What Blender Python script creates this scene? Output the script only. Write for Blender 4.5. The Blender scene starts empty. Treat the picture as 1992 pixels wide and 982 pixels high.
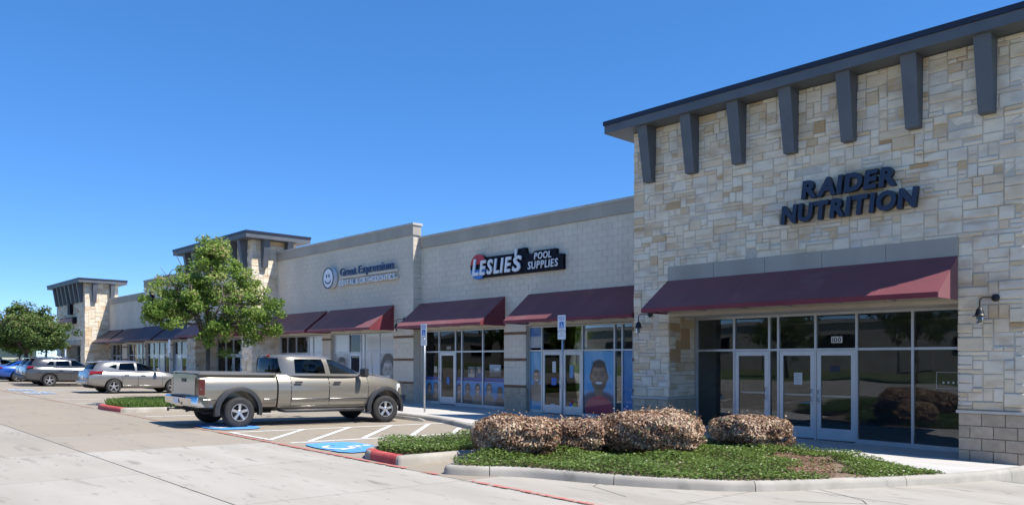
import bpy, bmesh, math, random
from mathutils import Vector, Matrix, Quaternion
random.seed(7)
R = math.radians
scene = bpy.context.scene
COL = scene.collection

# ------------------------------------------------------------------ camera
CAMZ = 1.7
TH = math.atan2(1426, 1500)
S_, C_ = math.sin(TH), math.cos(TH)
cam_d = bpy.data.cameras.new('camera')
cam = bpy.data.objects.new('camera', cam_d); COL.objects.link(cam)
cam.location = (0, 0, CAMZ)
cam.rotation_euler = Vector((-C_, S_, 0)).to_track_quat('-Z', 'Y').to_euler()
cam_d.sensor_width = 36; cam_d.lens = 1500 / 1992 * 36
cam_d.shift_y = (698 - 491) / 1992
cam_d.clip_start = .05; cam_d.clip_end = 3000
scene.camera = cam

# ------------------------------------------------------------------ world, sun, exposure
SUN = Vector((.62, .27, 1.0)).normalized()
SUN_EL = math.asin(SUN.z); SUN_ROT = math.atan2(SUN.x, SUN.y)
world = bpy.data.worlds.new('World'); scene.world = world
world.use_nodes = True
wn = world.node_tree.nodes; wl = world.node_tree.links
bg = wn['Background']; bg.inputs['Strength'].default_value = .15
sky = wn.new('ShaderNodeTexSky'); sky.sky_type = 'NISHITA'
sky.sun_disc = False; sky.sun_elevation = SUN_EL; sky.sun_rotation = SUN_ROT
sky.altitude = 600; sky.air_density = .5; sky.dust_density = .0; sky.ozone_density = 6
hs = wn.new('ShaderNodeHueSaturation'); hs.inputs['Saturation'].default_value = 1.5; hs.inputs['Hue'].default_value = .508; hs.inputs['Value'].default_value = 1.22
gm = wn.new('ShaderNodeGamma'); gm.inputs['Gamma'].default_value = .6
wl.new(sky.outputs[0], gm.inputs['Color']); wl.new(gm.outputs[0], hs.inputs['Color']); wl.new(hs.outputs[0], bg.inputs['Color'])
sun_d = bpy.data.lights.new('sun', 'SUN'); sun_d.energy = 3.0; sun_d.angle = R(.53)
sun_d.color = (1, .945, .86)
sun = bpy.data.objects.new('sun', sun_d); COL.objects.link(sun)
sun.location = (20, 10, 40); sun.rotation_euler = SUN.to_track_quat('Z', 'Y').to_euler()
vs = scene.view_settings
vs.view_transform = 'Standard'; vs.look = 'None'; vs.gamma = 1; vs.exposure = 1.3
vs.use_curve_mapping = False
try:
    scene.cycles.max_bounces = 8; scene.cycles.transparent_max_bounces = 12
except Exception: pass

# ------------------------------------------------------------------ ground model
def clamp(v, a, b): return max(a, min(b, v))
def gz(x, y):
    x = clamp(x, -80, 12); y = clamp(y, -30, 25)
    return .06 - .011 * x - .0225 * y
def zw(x): return -.235 - .0125 * (clamp(x, -80, 5) + 7.4)      # pavement level at the shop fronts

# ------------------------------------------------------------------ materials
def new_mat(name):
    m = bpy.data.materials.new(name); m.use_nodes = True
    nt = m.node_tree; return m, nt, nt.nodes, nt.links, nt.nodes['Principled BSDF']
def inp(node, key, v):
    if key in node.inputs: node.inputs[key].default_value = v
def col4(c): return (c[0], c[1], c[2], 1)
def mat(name, c1, c2=None, rough=.6, metal=0, scale=4, detail=5, bump=0, bscale=60, spec=.5, coat=0,
        stretch=None, tint=None, tmix=1.0, spots=None, c3=None, s3=.5, t3=.55, sheen=0, lo=.35, hi=.65, rvar=0):
    """noise-mixed colours; tint = list of (pos, colour) driven by the 'tint' attribute of the mesh"""
    m, nt, N, L, P = new_mat(name)
    inp(P, 'Roughness', rough); inp(P, 'Metallic', metal); inp(P, 'Specular IOR Level', spec)
    inp(P, 'Coat Weight', coat); inp(P, 'Coat Roughness', .04); inp(P, 'Sheen Weight', sheen)
    geo = N.new('ShaderNodeNewGeometry'); vec = geo.outputs['Position']
    if stretch:
        mp = N.new('ShaderNodeMapping'); mp.inputs['Scale'].default_value = stretch
        L.new(vec, mp.inputs['Vector']); vec = mp.outputs[0]
    def noise(sc, det=5, dist=0):
        n = N.new('ShaderNodeTexNoise'); n.inputs['Scale'].default_value = sc
        n.inputs['Detail'].default_value = det; n.inputs['Distortion'].default_value = dist
        L.new(vec, n.inputs['Vector']); return n.outputs[0]
    def ramp(src, pts):
        r = N.new('ShaderNodeValToRGB'); e = r.color_ramp.elements
        e[0].position, e[0].color = pts[0][0], col4(pts[0][1])
        e[1].position, e[1].color = pts[-1][0], col4(pts[-1][1])
        for p, c in pts[1:-1]:
            q = e.new(p); q.color = col4(c)
        L.new(src, r.inputs[0]); return r.outputs[0]
    def mix(fac, a, b, mode='MIX'):
        x = N.new('ShaderNodeMix'); x.data_type = 'RGBA'; x.blend_type = mode
        if isinstance(fac, (int, float)): x.inputs[0].default_value = fac
        else: L.new(fac, x.inputs[0])
        for s, i in ((a, 6), (b, 7)):
            if isinstance(s, tuple): x.inputs[i].default_value = col4(s)
            else: L.new(s, x.inputs[i])
        return x.outputs[2]
    out = None
    if tint:
        at = N.new('ShaderNodeAttribute'); at.attribute_name = 'tint'
        out = ramp(at.outputs['Fac'], tint)
        if c2: 
            f = ramp(noise(scale, detail), [(lo, (0, 0, 0)), (hi, (1, 1, 1))])
            mm = N.new('ShaderNodeMath'); mm.operation = 'MULTIPLY'; mm.inputs[1].default_value = tmix
            L.new(f, mm.inputs[0]); out = mix(mm.outputs[0], out, c2)
    elif c2:
        out = ramp(noise(scale, detail), [(lo, c1), (hi, c2)])
    if c3:
        f = ramp(noise(s3, 6, .4), [(t3, (0, 0, 0)), (t3 + .15, (1, 1, 1))])
        out = mix(f, out if out else c1, c3)
    if spots:
        f = ramp(noise(7.5, 3, .3), [(.655, (0, 0, 0)), (.70, (1, 1, 1))]); f2 = ramp(noise(.7, 3), [(.48, (0, 0, 0)), (.6, (.75, .75, .75))])
        mm = N.new('ShaderNodeMath'); mm.operation = 'MULTIPLY'; L.new(f, mm.inputs[0]); L.new(f2, mm.inputs[1]); out = mix(mm.outputs[0], out, spots)
    if out: L.new(out, P.inputs['Base Color'])
    else: P.inputs['Base Color'].default_value = col4(c1)
    if rvar:
        rr = ramp(noise(scale * 2.3, 4), [(.3, (rough - rvar,) * 3), (.7, (rough + rvar,) * 3)])
        L.new(rr, P.inputs['Roughness'])
    if bump:
        b = N.new('ShaderNodeBump'); b.inputs['Strength'].default_value = bump; b.inputs['Distance'].default_value = .01
        L.new(noise(bscale, 6), b.inputs['Height']); L.new(b.outputs[0], P.inputs['Normal'])
    return m

def leaf_mat(name, pts, trans=.25, rough=.55):
    m, nt, N, L, P = new_mat(name)
    at = N.new('ShaderNodeAttribute'); at.attribute_name = 'tint'
    r = N.new('ShaderNodeValToRGB'); e = r.color_ramp.elements
    e[0].position, e[0].color = pts[0][0], col4(pts[0][1]); e[1].position, e[1].color = pts[-1][0], col4(pts[-1][1])
    for p, c in pts[1:-1]: e.new(p).color = col4(c)
    L.new(at.outputs['Fac'], r.inputs[0]); L.new(r.outputs[0], P.inputs['Base Color'])
    inp(P, 'Roughness', rough); inp(P, 'Specular IOR Level', .35)
    t = N.new('ShaderNodeBsdfTranslucent'); L.new(r.outputs[0], t.inputs['Color'])
    mx = N.new('ShaderNodeMixShader'); mx.inputs[0].default_value = trans
    L.new(P.outputs[0], mx.inputs[1]); L.new(t.outputs[0], mx.inputs[2])
    L.new(mx.outputs[0], N['Material Output'].inputs['Surface'])
    return m

def glass_mat(name, tint=(.35, .4, .42), refl=1.6, base=.05, wob=0):
    m, nt, N, L, P = new_mat(name)
    N.remove(P)
    tr = N.new('ShaderNodeBsdfTransparent'); tr.inputs['Color'].default_value = col4(tint)
    gl = N.new('ShaderNodeBsdfGlossy'); gl.inputs['Roughness'].default_value = .004
    gl.inputs['Color'].default_value = (.95, .97, 1, 1)
    fr = N.new('ShaderNodeFresnel'); fr.inputs['IOR'].default_value = 1.5
    a = N.new('ShaderNodeMath'); a.operation = 'MULTIPLY_ADD'; a.use_clamp = True
    a.inputs[1].default_value = refl; a.inputs[2].default_value = base
    L.new(fr.outputs[0], a.inputs[0])
    if wob:
        geo = N.new('ShaderNodeNewGeometry'); n = N.new('ShaderNodeTexNoise'); n.inputs['Scale'].default_value = .55
        n.inputs['Detail'].default_value = 1; L.new(geo.outputs['Position'], n.inputs['Vector'])
        b = N.new('ShaderNodeBump'); b.inputs['Strength'].default_value = wob; b.inputs['Distance'].default_value = .05
        L.new(n.outputs[0], b.inputs['Height']); L.new(b.outputs[0], gl.inputs['Normal'])
    mx = N.new('ShaderNodeMixShader'); L.new(a.outputs[0], mx.inputs[0])
    L.new(tr.outputs[0], mx.inputs[1]); L.new(gl.outputs[0], mx.inputs[2])
    L.new(mx.outputs[0], N['Material Output'].inputs['Surface'])
    return m

def paint_mark(name, c, wear=.45, sc=6, under=True):
    """worn road paint: noise lets the concrete show through"""
    m, nt, N, L, P = new_mat(name)
    P.inputs['Base Color'].default_value = col4(c); inp(P, 'Roughness', .7)
    geo = N.new('ShaderNodeNewGeometry')
    n = N.new('ShaderNodeTexNoise'); n.inputs['Scale'].default_value = sc; n.inputs['Detail'].default_value = 9
    n.inputs['Roughness'].default_value = .7
    L.new(geo.outputs['Position'], n.inputs['Vector'])
    r = N.new('ShaderNodeValToRGB'); r.color_ramp.elements[0].position = wear - .06; r.color_ramp.elements[1].position = wear + .06
    L.new(n.outputs[0], r.inputs[0])
    tr = N.new('ShaderNodeBsdfTransparent'); mx = N.new('ShaderNodeMixShader')
    L.new(r.outputs[0], mx.inputs[0]); L.new(tr.outputs[0], mx.inputs[1]); L.new(P.outputs[0], mx.inputs[2])
    L.new(mx.outputs[0], N['Material Output'].inputs['Surface'])
    return m

def print_mat(name, rough=.45):
    m, nt, N, L, P = new_mat(name)
    at = N.new('ShaderNodeAttribute'); at.attribute_name = 'print'
    L.new(at.outputs['Color'], P.inputs['Base Color']); inp(P, 'Roughness', rough); inp(P, 'Coat Weight', .55); inp(P, 'Coat Roughness', .01)
    return m

M = {}
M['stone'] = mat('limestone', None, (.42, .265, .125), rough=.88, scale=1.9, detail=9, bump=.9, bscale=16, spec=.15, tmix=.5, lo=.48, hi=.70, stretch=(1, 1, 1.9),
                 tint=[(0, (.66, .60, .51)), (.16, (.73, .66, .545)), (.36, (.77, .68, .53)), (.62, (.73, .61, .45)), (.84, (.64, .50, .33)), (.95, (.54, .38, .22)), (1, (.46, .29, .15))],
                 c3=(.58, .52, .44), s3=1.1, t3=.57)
M['mortar'] = mat('mortar', (.48, .43, .355), (.55, .50, .42), rough=.95, scale=9)
M['block'] = mat('concrete_block', None, (.54, .49, .405), rough=.92, scale=.8, detail=9, bump=.45, bscale=30, spec=.2, tmix=.65, stretch=(1, 1, .55),
                 tint=[(0, (.63, .575, .48)), (.6, (.655, .60, .50)), (1, (.68, .62, .515))])
M['block_mortar'] = mat('block_mortar', (.66, .605, .51), (.72, .66, .56), rough=.95, scale=6)
M['base_block'] = mat('tan_base_block', None, (.22, .18, .14), rough=.9, scale=7, bump=.4, bscale=60, spec=.2, tmix=.35,
                      tint=[(0, (.43, .35, .26)), (1, (.51, .415, .31))])
M['brown_block'] = mat('brown_band_block', (.15, .085, .05), (.23, .14, .09), rough=.9, scale=7)
M['cap'] = mat('cast_stone_cap', (.46, .43, .38), (.52, .49, .43), rough=.85, scale=5)
M['band'] = mat('parapet_band', (.33, .305, .26), (.39, .36, .305), rough=.8, scale=1.2, stretch=(1, 1, .3))
M['band_cap'] = mat('parapet_cap', (.40, .385, .36), (.47, .455, .43), rough=.7, scale=2)
M['eifs'] = mat('stucco_wall', (.50, .475, .43), (.56, .53, .48), rough=.9, scale=2)
M['steel_blue'] = mat('slate_painted_metal', (.085, .095, .11), (.105, .115, .13), rough=.55, scale=2, bump=.05)
M['navy_edge'] = mat('navy_metal_edge', (.012, .014, .032), rough=.45)
M['roof'] = mat('flat_roof', (.45, .45, .44), (.5, .5, .48), rough=.9)
M['fabric'] = mat('maroon_awning_fabric', (.15, .019, .030), (.19, .030, .042), rough=.6, scale=1.1, detail=8, sheen=.2, spec=.35, bump=.12, bscale=14, c3=(.20, .07, .075), s3=.9, t3=.6)
M['fabric_far'] = mat('dark_awning_fabric', (.060, .035, .045), (.085, .05, .06), rough=.6, scale=1.1, bump=.1, bscale=14)
M['fabric_under'] = mat('awning_underside', (.12, .02, .03), rough=.9)
M['alu'] = mat('anodised_aluminium', (.50, .51, .52), (.55, .56, .57), rough=.38, metal=.55, scale=3)
M['door_alu'] = mat('door_aluminium', (.55, .57, .59), (.60, .62, .63), rough=.35, metal=.45, scale=3)
M['glass'] = glass_mat('shop_glass', (.84, .87, .88), 1.0, .0, wob=.14)
M['car_glass'] = glass_mat('car_glass', (.06, .075, .08), .55, .01)
M['car_glass_clear'] = glass_mat('car_front_glass', (.42, .47, .46), 1.0, .02)
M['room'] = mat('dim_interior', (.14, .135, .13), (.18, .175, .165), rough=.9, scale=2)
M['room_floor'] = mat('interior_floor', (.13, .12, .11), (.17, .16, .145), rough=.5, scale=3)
M['ceil'] = mat('entry_ceiling', (.46, .41, .34), (.52, .46, .38), rough=.85, scale=3)
M['blind'] = mat('frosted_panel', (.50, .51, .52), (.55, .56, .57), rough=.5, scale=1, coat=.9)
M['navy'] = mat('navy_letters', (.010, .022, .055), rough=.45)
M['navy_side'] = mat('navy_letter_sides', (.006, .012, .028), rough=.5)
M['sign_navy'] = mat('blue_sign_letters', (.03, .07, .17), rough=.45)
M['black'] = mat('black_metal', (.012, .012, .014), rough=.45)
M['white'] = mat('white_paint', (.78, .79, .80), rough=.5)
M['sign_white'] = mat('sign_face_white', (.70, .73, .77), rough=.4)
M['sign_red'] = mat('sign_red', (.45, .02, .03), rough=.4)
M['sign_blue'] = mat('sign_blue', (.03, .16, .52), rough=.4)
M['sign_black'] = mat('sign_backing', (.004, .005, .012), rough=.6, spec=.2)
M['galv'] = mat('galvanised_steel', (.42, .44, .46), (.50, .52, .54), rough=.45, metal=.6, scale=14)
M['print'] = print_mat('printed_vinyl')
M['paper'] = mat('paper_notice', (.72, .72, .70), rough=.8)
M['concrete'] = mat('lot_concrete', None, (.275, .248, .205), rough=.9, scale=.55, detail=9, bump=.25, bscale=90, spec=.25, tmix=.55, lo=.42, hi=.68,
                    stretch=(.45, 1.9, 1), tint=[(0, (.415, .388, .340)), (.35, (.375, .345, .295)), (.6, (.315, .272, .215)), (1, (.285, .242, .185))],
                    c3=(.225, .20, .168), s3=2.6, t3=.6, spots=(.12, .105, .09))
M['joint'] = mat('joint_sealant', (.07, .065, .06), (.11, .10, .09), rough=.95, scale=3)
M['walk'] = mat('pavement_concrete', (.44, .42, .385), (.51, .49, .455), rough=.9, scale=1.2, detail=8, bump=.2, bscale=90, c3=(.37, .35, .32), s3=1.2, t3=.6)
M['kerb'] = mat('kerb_concrete', (.31, .285, .24), (.40, .37, .32), rough=.9, scale=2.5, detail=8, bump=.4, bscale=50, c3=(.20, .188, .165), s3=2.2, t3=.58)
M['kerb_red'] = mat('red_kerb_paint', (.42, .055, .05), (.50, .10, .085), rough=.75, scale=5, bump=.3, c3=(.52, .33, .28), s3=6, t3=.62)
M['m_white'] = paint_mark('white_road_paint', (.72, .71, .68), .38, 9)
M['m_red'] = paint_mark('red_road_paint', (.50, .16, .125), .47, 7)
M['m_red_worn'] = paint_mark('worn_red_road_paint', (.45, .20, .16), .54, 7)
M['m_blue'] = paint_mark('blue_road_paint', (.10, .32, .72), .38, 5)
M['m_blue_worn'] = paint_mark('worn_blue_road_paint', (.22, .42, .70), .52, 6)
M['soil'] = mat('mulch', (.13, .085, .055), (.24, .17, .115), rough=.95, scale=22, detail=8, bump=.8, bscale=40)
M['terrain'] = mat('terrain_grass', (.07, .10, .03), (.13, .15, .06), rough=.95, scale=.4)
M['bark'] = mat('bark', (.09, .07, .055), (.15, .12, .095), rough=.95, scale=12, bump=.6, bscale=25, stretch=(1, 1, .3))
M['leaf'] = leaf_mat('tree_leaves', [(0, (.085, .15, .025)), (.4, (.18, .285, .05)), (.75, (.28, .395, .085)), (.94, (.44, .50, .16)), (1, (.50, .36, .24))], .45)
M['leaf_dark'] = leaf_mat('dark_tree_leaves', [(0, (.04, .08, .016)), (.5, (.085, .145, .03)), (.9, (.15, .21, .05)), (1, (.28, .22, .12))], .35)
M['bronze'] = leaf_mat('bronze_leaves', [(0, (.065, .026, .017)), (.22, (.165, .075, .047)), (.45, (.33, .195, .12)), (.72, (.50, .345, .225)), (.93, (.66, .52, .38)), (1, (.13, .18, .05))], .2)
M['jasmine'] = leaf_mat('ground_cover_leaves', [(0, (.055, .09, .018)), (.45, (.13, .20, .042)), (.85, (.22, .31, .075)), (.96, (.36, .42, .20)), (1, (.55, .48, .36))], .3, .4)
M['grass'] = leaf_mat('grass_blades', [(0, (.05, .10, .02)), (.6, (.12, .21, .045)), (1, (.26, .34, .10))], .3)
M['tyre'] = mat('tyre_rubber', (.018, .018, .019), (.032, .031, .03), rough=.8, scale=12)
M['rim'] = mat('alloy_rim', (.62, .62, .63), rough=.28, metal=.85)
M['rim_dark'] = mat('rim_recess', (.03, .03, .032), rough=.5, metal=.3)
M['chrome'] = mat('chrome', (.66, .66, .67), (.6, .6, .61), rough=.12, metal=1, scale=3)
M['trim'] = mat('black_trim', (.022, .023, .026), (.032, .033, .036), rough=.5, scale=5)
M['under'] = mat('underbody', (.012, .012, .012), rough=.9)
M['seat'] = mat('car_seat', (.10, .095, .09), rough=.8)
M['tail'] = mat('tail_lamp', (.22, .008, .010), rough=.15, coat=.5)
M['tail_smoke'] = mat('smoked_tail_lamp', (.08, .008, .008), rough=.15, coat=.5)
M['lamp'] = mat('head_lamp', (.70, .70, .68), rough=.1, coat=.5)
def paint(name, c, metal=.35, rough=.32): return mat(name, c, rough=rough, metal=metal, coat=.9, spec=.5)
M['p_tan'] = paint('pewter_paint', (.255, .232, .19), .5, .3)
M['p_silver'] = paint('silver_paint', (.28, .272, .26), .6, .28)
M['p_grey'] = paint('graphite_paint', (.075, .078, .085), .45, .25)
M['p_black'] = paint('black_paint', (.010, .011, .014), .1, .25)
M['p_blue'] = paint('blue_paint', (.012, .075, .36), .2, .25)
M['p_white'] = paint('white_car_paint', (.60, .61, .62), .0, .3)

# ------------------------------------------------------------------ mesh builder
class B:
    def __init__(s): s.v = []; s.f = []; s.m = []; s.t = []; s.sm = []
    def add(s, vs, fs, mi=0, t=0.5, smooth=False):
        o = len(s.v); s.v += [tuple(v) for v in vs]
        for f in fs: s.f.append(tuple(i + o for i in f)); s.m.append(mi); s.t.append(t); s.sm.append(smooth)
        return s
    def box(s, x0, x1, y0, y1, z0, z1, mi=0, t=.5):
        if x0 > x1: x0, x1 = x1, x0
        if y0 > y1: y0, y1 = y1, y0
        return s.add([(x0,y0,z0),(x1,y0,z0),(x1,y1,z0),(x0,y1,z0),(x0,y0,z1),(x1,y0,z1),(x1,y1,z1),(x0,y1,z1)],
                     [(0,3,2,1),(4,5,6,7),(0,1,5,4),(1,2,6,5),(2,3,7,6),(3,0,4,7)], mi, t)
    def hexa(s, P, mi=0, t=.5):
        """8 points: bottom 4 ccw, top 4 ccw"""
        return s.add(P, [(0,3,2,1),(4,5,6,7),(0,1,5,4),(1,2,6,5),(2,3,7,6),(3,0,4,7)], mi, t)
    def quad(s, a, b, c, d, mi=0, t=.5): return s.add([a, b, c, d], [(0, 1, 2, 3)], mi, t)
    def prism(s, poly, axis, a, b, mi=0, t=.5):
        """poly in the two other axes; extruded along axis (0 x, 1 y, 2 z)"""
        def P(p, h):
            if axis == 0: return (h, p[0], p[1])
            if axis == 1: return (p[0], h, p[1])
            return (p[0], p[1], h)
        n = len(poly); vs_ = [P(p, a) for p in poly] + [P(p, b) for p in poly]
        fs = [tuple(range(n)), tuple(range(2 * n - 1, n - 1, -1))]
        fs += [(i, i + n, (i + 1) % n + n, (i + 1) % n) for i in range(n)]
        return s.add(vs_, fs, mi, t)
    def tube(s, pts, rad, n=8, mi=0, t=.5, caps=True):
        pts = [Vector(p) for p in pts]; rad = rad if isinstance(rad, (list, tuple)) else [rad] * len(pts)
        vs_ = []; d0 = None
        for i, p in enumerate(pts):
            d = (pts[min(i + 1, len(pts) - 1)] - pts[max(i - 1, 0)]).normalized()
            if d0 is None:
                u = d.orthogonal().normalized()
            else:
                u = (u - d * u.dot(d)); u = u.normalized() if u.length > 1e-6 else d.orthogonal().normalized()
            d0 = d; w = d.cross(u)
            for k in range(n):
                a = 2 * math.pi * k / n; vs_.append(p + (u * math.cos(a) + w * math.sin(a)) * rad[i])
        fs = [(i*n+k, i*n+(k+1) % n, (i+1)*n+(k+1) % n, (i+1)*n+k) for i in range(len(pts) - 1) for k in range(n)]
        if caps: fs += [tuple(range(n - 1, -1, -1)), tuple((len(pts) - 1) * n + k for k in range(n))]
        return s.add(vs_, fs, mi, t, True)
    def lathe(s, prof, c, axis=0, n=28, mi=0, t=.5, smooth=True):
        """prof = [(along, radius)] about the axis through c"""
        vs_ = []
        for h, r in prof:
            for k in range(n):
                a = 2 * math.pi * k / n; p, q = r * math.cos(a), r * math.sin(a)
                vs_.append({0: (c[0]+h, c[1]+p, c[2]+q), 1: (c[0]+p, c[1]+h, c[2]+q), 2: (c[0]+p, c[1]+q, c[2]+h)}[axis])
        fs = [(i*n+k, i*n+(k+1) % n, (i+1)*n+(k+1) % n, (i+1)*n+k) for i in range(len(prof) - 1) for k in range(n)]
        return s.add(vs_, fs, mi, t, smooth)
    def loft(s, rings, mi=0, t=.5, cap=True):
        n = len(rings[0]); vs_ = [p for r in rings for p in r]
        fs = [(i*n+k, i*n+(k+1) % n, (i+1)*n+(k+1) % n, (i+1)*n+k) for i in range(len(rings) - 1) for k in range(n)]
        if cap: fs += [tuple(range(n - 1, -1, -1)), tuple((len(rings) - 1) * n + k for k in range(n))]
        return s.add(vs_, fs, mi, t, True)
    def mesh(s, name, mats, sharp=None, fix=False):
        me = bpy.data.meshes.new(name); me.from_pydata(s.v, [], s.f)
        for m in (mats if isinstance(mats, (list, tuple)) else [mats]): me.materials.append(M[m] if isinstance(m, str) else m)
        me.polygons.foreach_set('material_index', s.m)
        me.polygons.foreach_set('use_smooth', [True] * len(s.f) if sharp else s.sm)
        a = me.attributes.new('tint', 'FLOAT', 'FACE'); a.data.foreach_set('value', s.t)
        if fix:
            bm = bmesh.new(); bm.from_mesh(me); bmesh.ops.recalc_face_normals(bm, faces=bm.faces); bm.to_mesh(me); bm.free()
        if sharp: me.set_sharp_from_angle(angle=R(sharp))
        me.update(); return me
    def build(s, name, mats, parent=None, sharp=None, fix=False):
        return link(name, s.mesh(name, mats, sharp, fix), parent)

def link(name, me, parent=None):
    o = bpy.data.objects.new(name, me); COL.objects.link(o)
    if parent:
        o.parent = parent; o.matrix_parent_inverse = PINV.get(parent.name, Matrix())
    return o
PINV = {}
def thing(name, label, cat, loc=(0, 0, 0), group=None, rot=None):
    o = bpy.data.objects.new(name, None); COL.objects.link(o); o.empty_display_size = .3
    o.location = loc
    if rot is None: PINV[o.name] = Matrix.Translation(loc).inverted()
    else: o.rotation_euler = rot
    return tag(o, label, cat, group)
def tag(o, label=None, cat=None, group=None, kind=None):
    if label: o['label'] = label
    if cat: o['category'] = cat
    if group: o['group'] = group
    if kind: o['kind'] = kind
    return o

# ------------------------------------------------------------------ lettering
def glyph(ch, depth, offset=0.0, shear=0.0):
    cu = bpy.data.curves.new('glyph', 'FONT'); cu.body = ch; cu.size = 1; cu.extrude = depth/2; cu.offset = offset; cu.shear = shear; cu.resolution_u = 3
    o = bpy.data.objects.new('glyph', cu); COL.objects.link(o)
    dg = bpy.context.evaluated_depsgraph_get(); dg.update()
    me = bpy.data.meshes.new_from_object(o.evaluated_get(dg))
    bpy.data.objects.remove(o); bpy.data.curves.remove(cu); return me
GC = {}
def letters(parent, text, x0, x1, z0, z1, y, m, depth=.06, offset=0, shear=0, gap=.12, name='letter', joined=False, side=None, up=None, flip=None):
    """letters standing on a wall that faces -y, fitted into the box x0..x1, z0..z1 (cap height)"""
    H = z1 - z0; items = []; x = 0
    ref = [v.co.y for v in glyph_get('H', depth, offset, shear).vertices]; h0, h1 = min(ref), max(ref)
    for ch in text:
        if ch == ' ': x += .32; continue
        me = glyph_get(ch, depth, offset, shear)
        cs = [v.co.x for v in me.vertices]; a, c = min(cs), max(cs)
        items.append((ch, me, x - a)); x += (c - a) + gap
    W = x - gap; sx = (x1 - x0) / W; sz = H / (h1 - h0); out = []
    J = bpy.data.meshes.new(name); jb = B()
    for ch, me, ox in items:
        n = me.copy(); lo = min((v.co.x for v in n.vertices))
        for v in n.vertices:
            c = v.co; v.co = (x0 + (c.x + ox) * sx, y - (c.z if depth else 0), z0 + (c.y - h0) * sz)
        if joined:
            jb.add([tuple(v.co) for v in n.vertices], [tuple(p.vertices) for p in n.polygons]); continue
        n.materials.clear(); n.materials.append(M[m])
        if side:
            n.materials.append(M[side])
            for p in n.polygons: p.material_index = 0 if abs(p.normal.y) > .9 else 1
        a = n.attributes.new('tint', 'FLOAT', 'FACE')
        out.append(link(name, n, parent))
    if joined: out.append(jb.build(name, m, parent))
    return out
def glyph_get(ch, depth, offset, shear):
    k = (ch, depth, offset, shear)
    if k not in GC: GC[k] = glyph(ch, depth, offset, shear)
    return GC[k]

# letters are shaped while the scene is still small (keeps the script quick)
for _t, _d, _o, _s in [('RAIDERNUTOH', 0.13, 0.05, 0.12), ("LESI'H", 0.05, 0.03, 0.18), ('POLSUIEH', 0.03, 0.012, 0.12), ('GreatExpsionsH', 0.06, 0.012, 0), ('DENTAL&ORHOICS', 0.06, 0.014, 0), ('100H', 0.006, 0.01, 0), ('OPENH', 0.02, -0.004, 0.25), ('RESVDPAKINGH', 0.002, 0.01, 0)]:
    for _c in _t: glyph_get(_c, _d, _o, _s)

# ------------------------------------------------------------------ the ground, lot, markings
def sheet(b, poly_xy, off, mi=0, t=.5, zf=gz):
    b.add([(x, y, zf(x, y) + off) for x, y in poly_xy], [tuple(range(len(poly_xy)))], mi, t)
def grid_sheet(b, xs, ys, off, zf=gz):
    vs_ = [(x, y, zf(x, y) + off) for y in ys for x in xs]; n = len(xs)
    b.add(vs_, [(j*n+i, j*n+i+1, (j+1)*n+i+1, (j+1)*n+i) for j in range(len(ys)-1) for i in range(n-1)])
b = B(); grid_sheet(b, [-900, -300, -120, -80, -40, 0, 12, 60, 300], [-400, -120, -60, -30, 0, 25, 60, 150, 500], -.22)
tag(b.build('ground', 'terrain'), kind='structure')
XJ = [-11.35 + 3.0 * k for k in range(-17, 8)]
YJ = [-6.2, -2.9, .4, 3.7, 7.0, 10.3, 13.9]
b = B(); grid_sheet(b, [-84, -80, XJ[0], -30, 0, XJ[-1], 14], [YJ[0]-.3, 0, 14.2], -.03)
lot = tag(b.build('parking_lot', 'joint'), kind='structure')
rs = random.Random(3)
for i in range(len(XJ) - 1):
    for j in range(len(YJ) - 1):
        x0, x1, y0, y1 = XJ[i], XJ[i+1], YJ[j], YJ[j+1]
        warm = (x1 < -14.2 and y0 > 3.0) or (y0 > 6.9 and x1 < -8.2)
        t = rs.uniform(.55, .95) if warm else rs.uniform(.0, .32)
        if not warm and x1 < -14.2: t = rs.uniform(.2, .5)
        g = .010; b = B()
        P = [(x0+g, y0+g), (x1-g, y0+g), (x1-g, y1-g), (x0+g, y1-g)]
        b.hexa([(x, y, gz(x, y) - .14) for x, y in P] + [(x, y, gz(x, y)) for x, y in P], 0, t)
        b.build('concrete_slab', 'concrete', lot)
# distant lot beyond the slabs
def strip(b, p, q, w, off=.005, n=1):
    d = Vector((q[0]-p[0], q[1]-p[1])); nrm = Vector((-d.y, d.x)).normalized() * w / 2
    for k in range(n):
        a = Vector(p) + d * (k / n); c = Vector(p) + d * ((k + 1) / n)
        sheet(b, [(a.x+nrm.x, a.y+nrm.y), (a.x-nrm.x, a.y-nrm.y), (c.x-nrm.x, c.y-nrm.y), (c.x+nrm.x, c.y+nrm.y)][::-1], off)
def mark(name, p, q, w, m, off=.005):
    b = B(); strip(b, p, q, w, off, 1); return b.build(name, m, lot)
for x, ya, yb in [(-16.6, 7.2, 13.2), (-14.0, 7.3, 12.3), (-19.3, 7.2, 13.3), (-22.0, 7.2, 13.3), (-28.7, 7.2, 13.3), (-31.3, 7.2, 13.3), (-34.9, 7.2, 13.3),
                  (-38.4, 7.2, 13.3), (-40.6, 7.2, 13.3), (-43.3, 7.2, 13.3), (-46.3, 7.2, 13.3), (-49.6, 7.2, 13.3), (-53.4, 7.2, 13.3)]:
    mark('painted_stripe', (x, ya), (x, yb), .11, 'm_white')
for p, q in [((-14.75, 7.25), (-16.55, 8.95)), ((-14.07, 7.75), (-16.55, 10.2)), ((-14.07, 9.0), (-16.55, 11.43)),
             ((-14.07, 10.27), (-16.55, 12.65)), ((-14.07, 11.46), (-15.2, 12.6)), ((-38.5, 8.2), (-40.5, 10.2)), ((-38.5, 9.7), (-40.5, 11.7))]:
    mark('hatch_stripe', p, q, .11, 'm_white', .009)
mark('painted_stripe', (-16.6, 7.2), (-14.6, 7.2), .09, 'm_white', .013)
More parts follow.
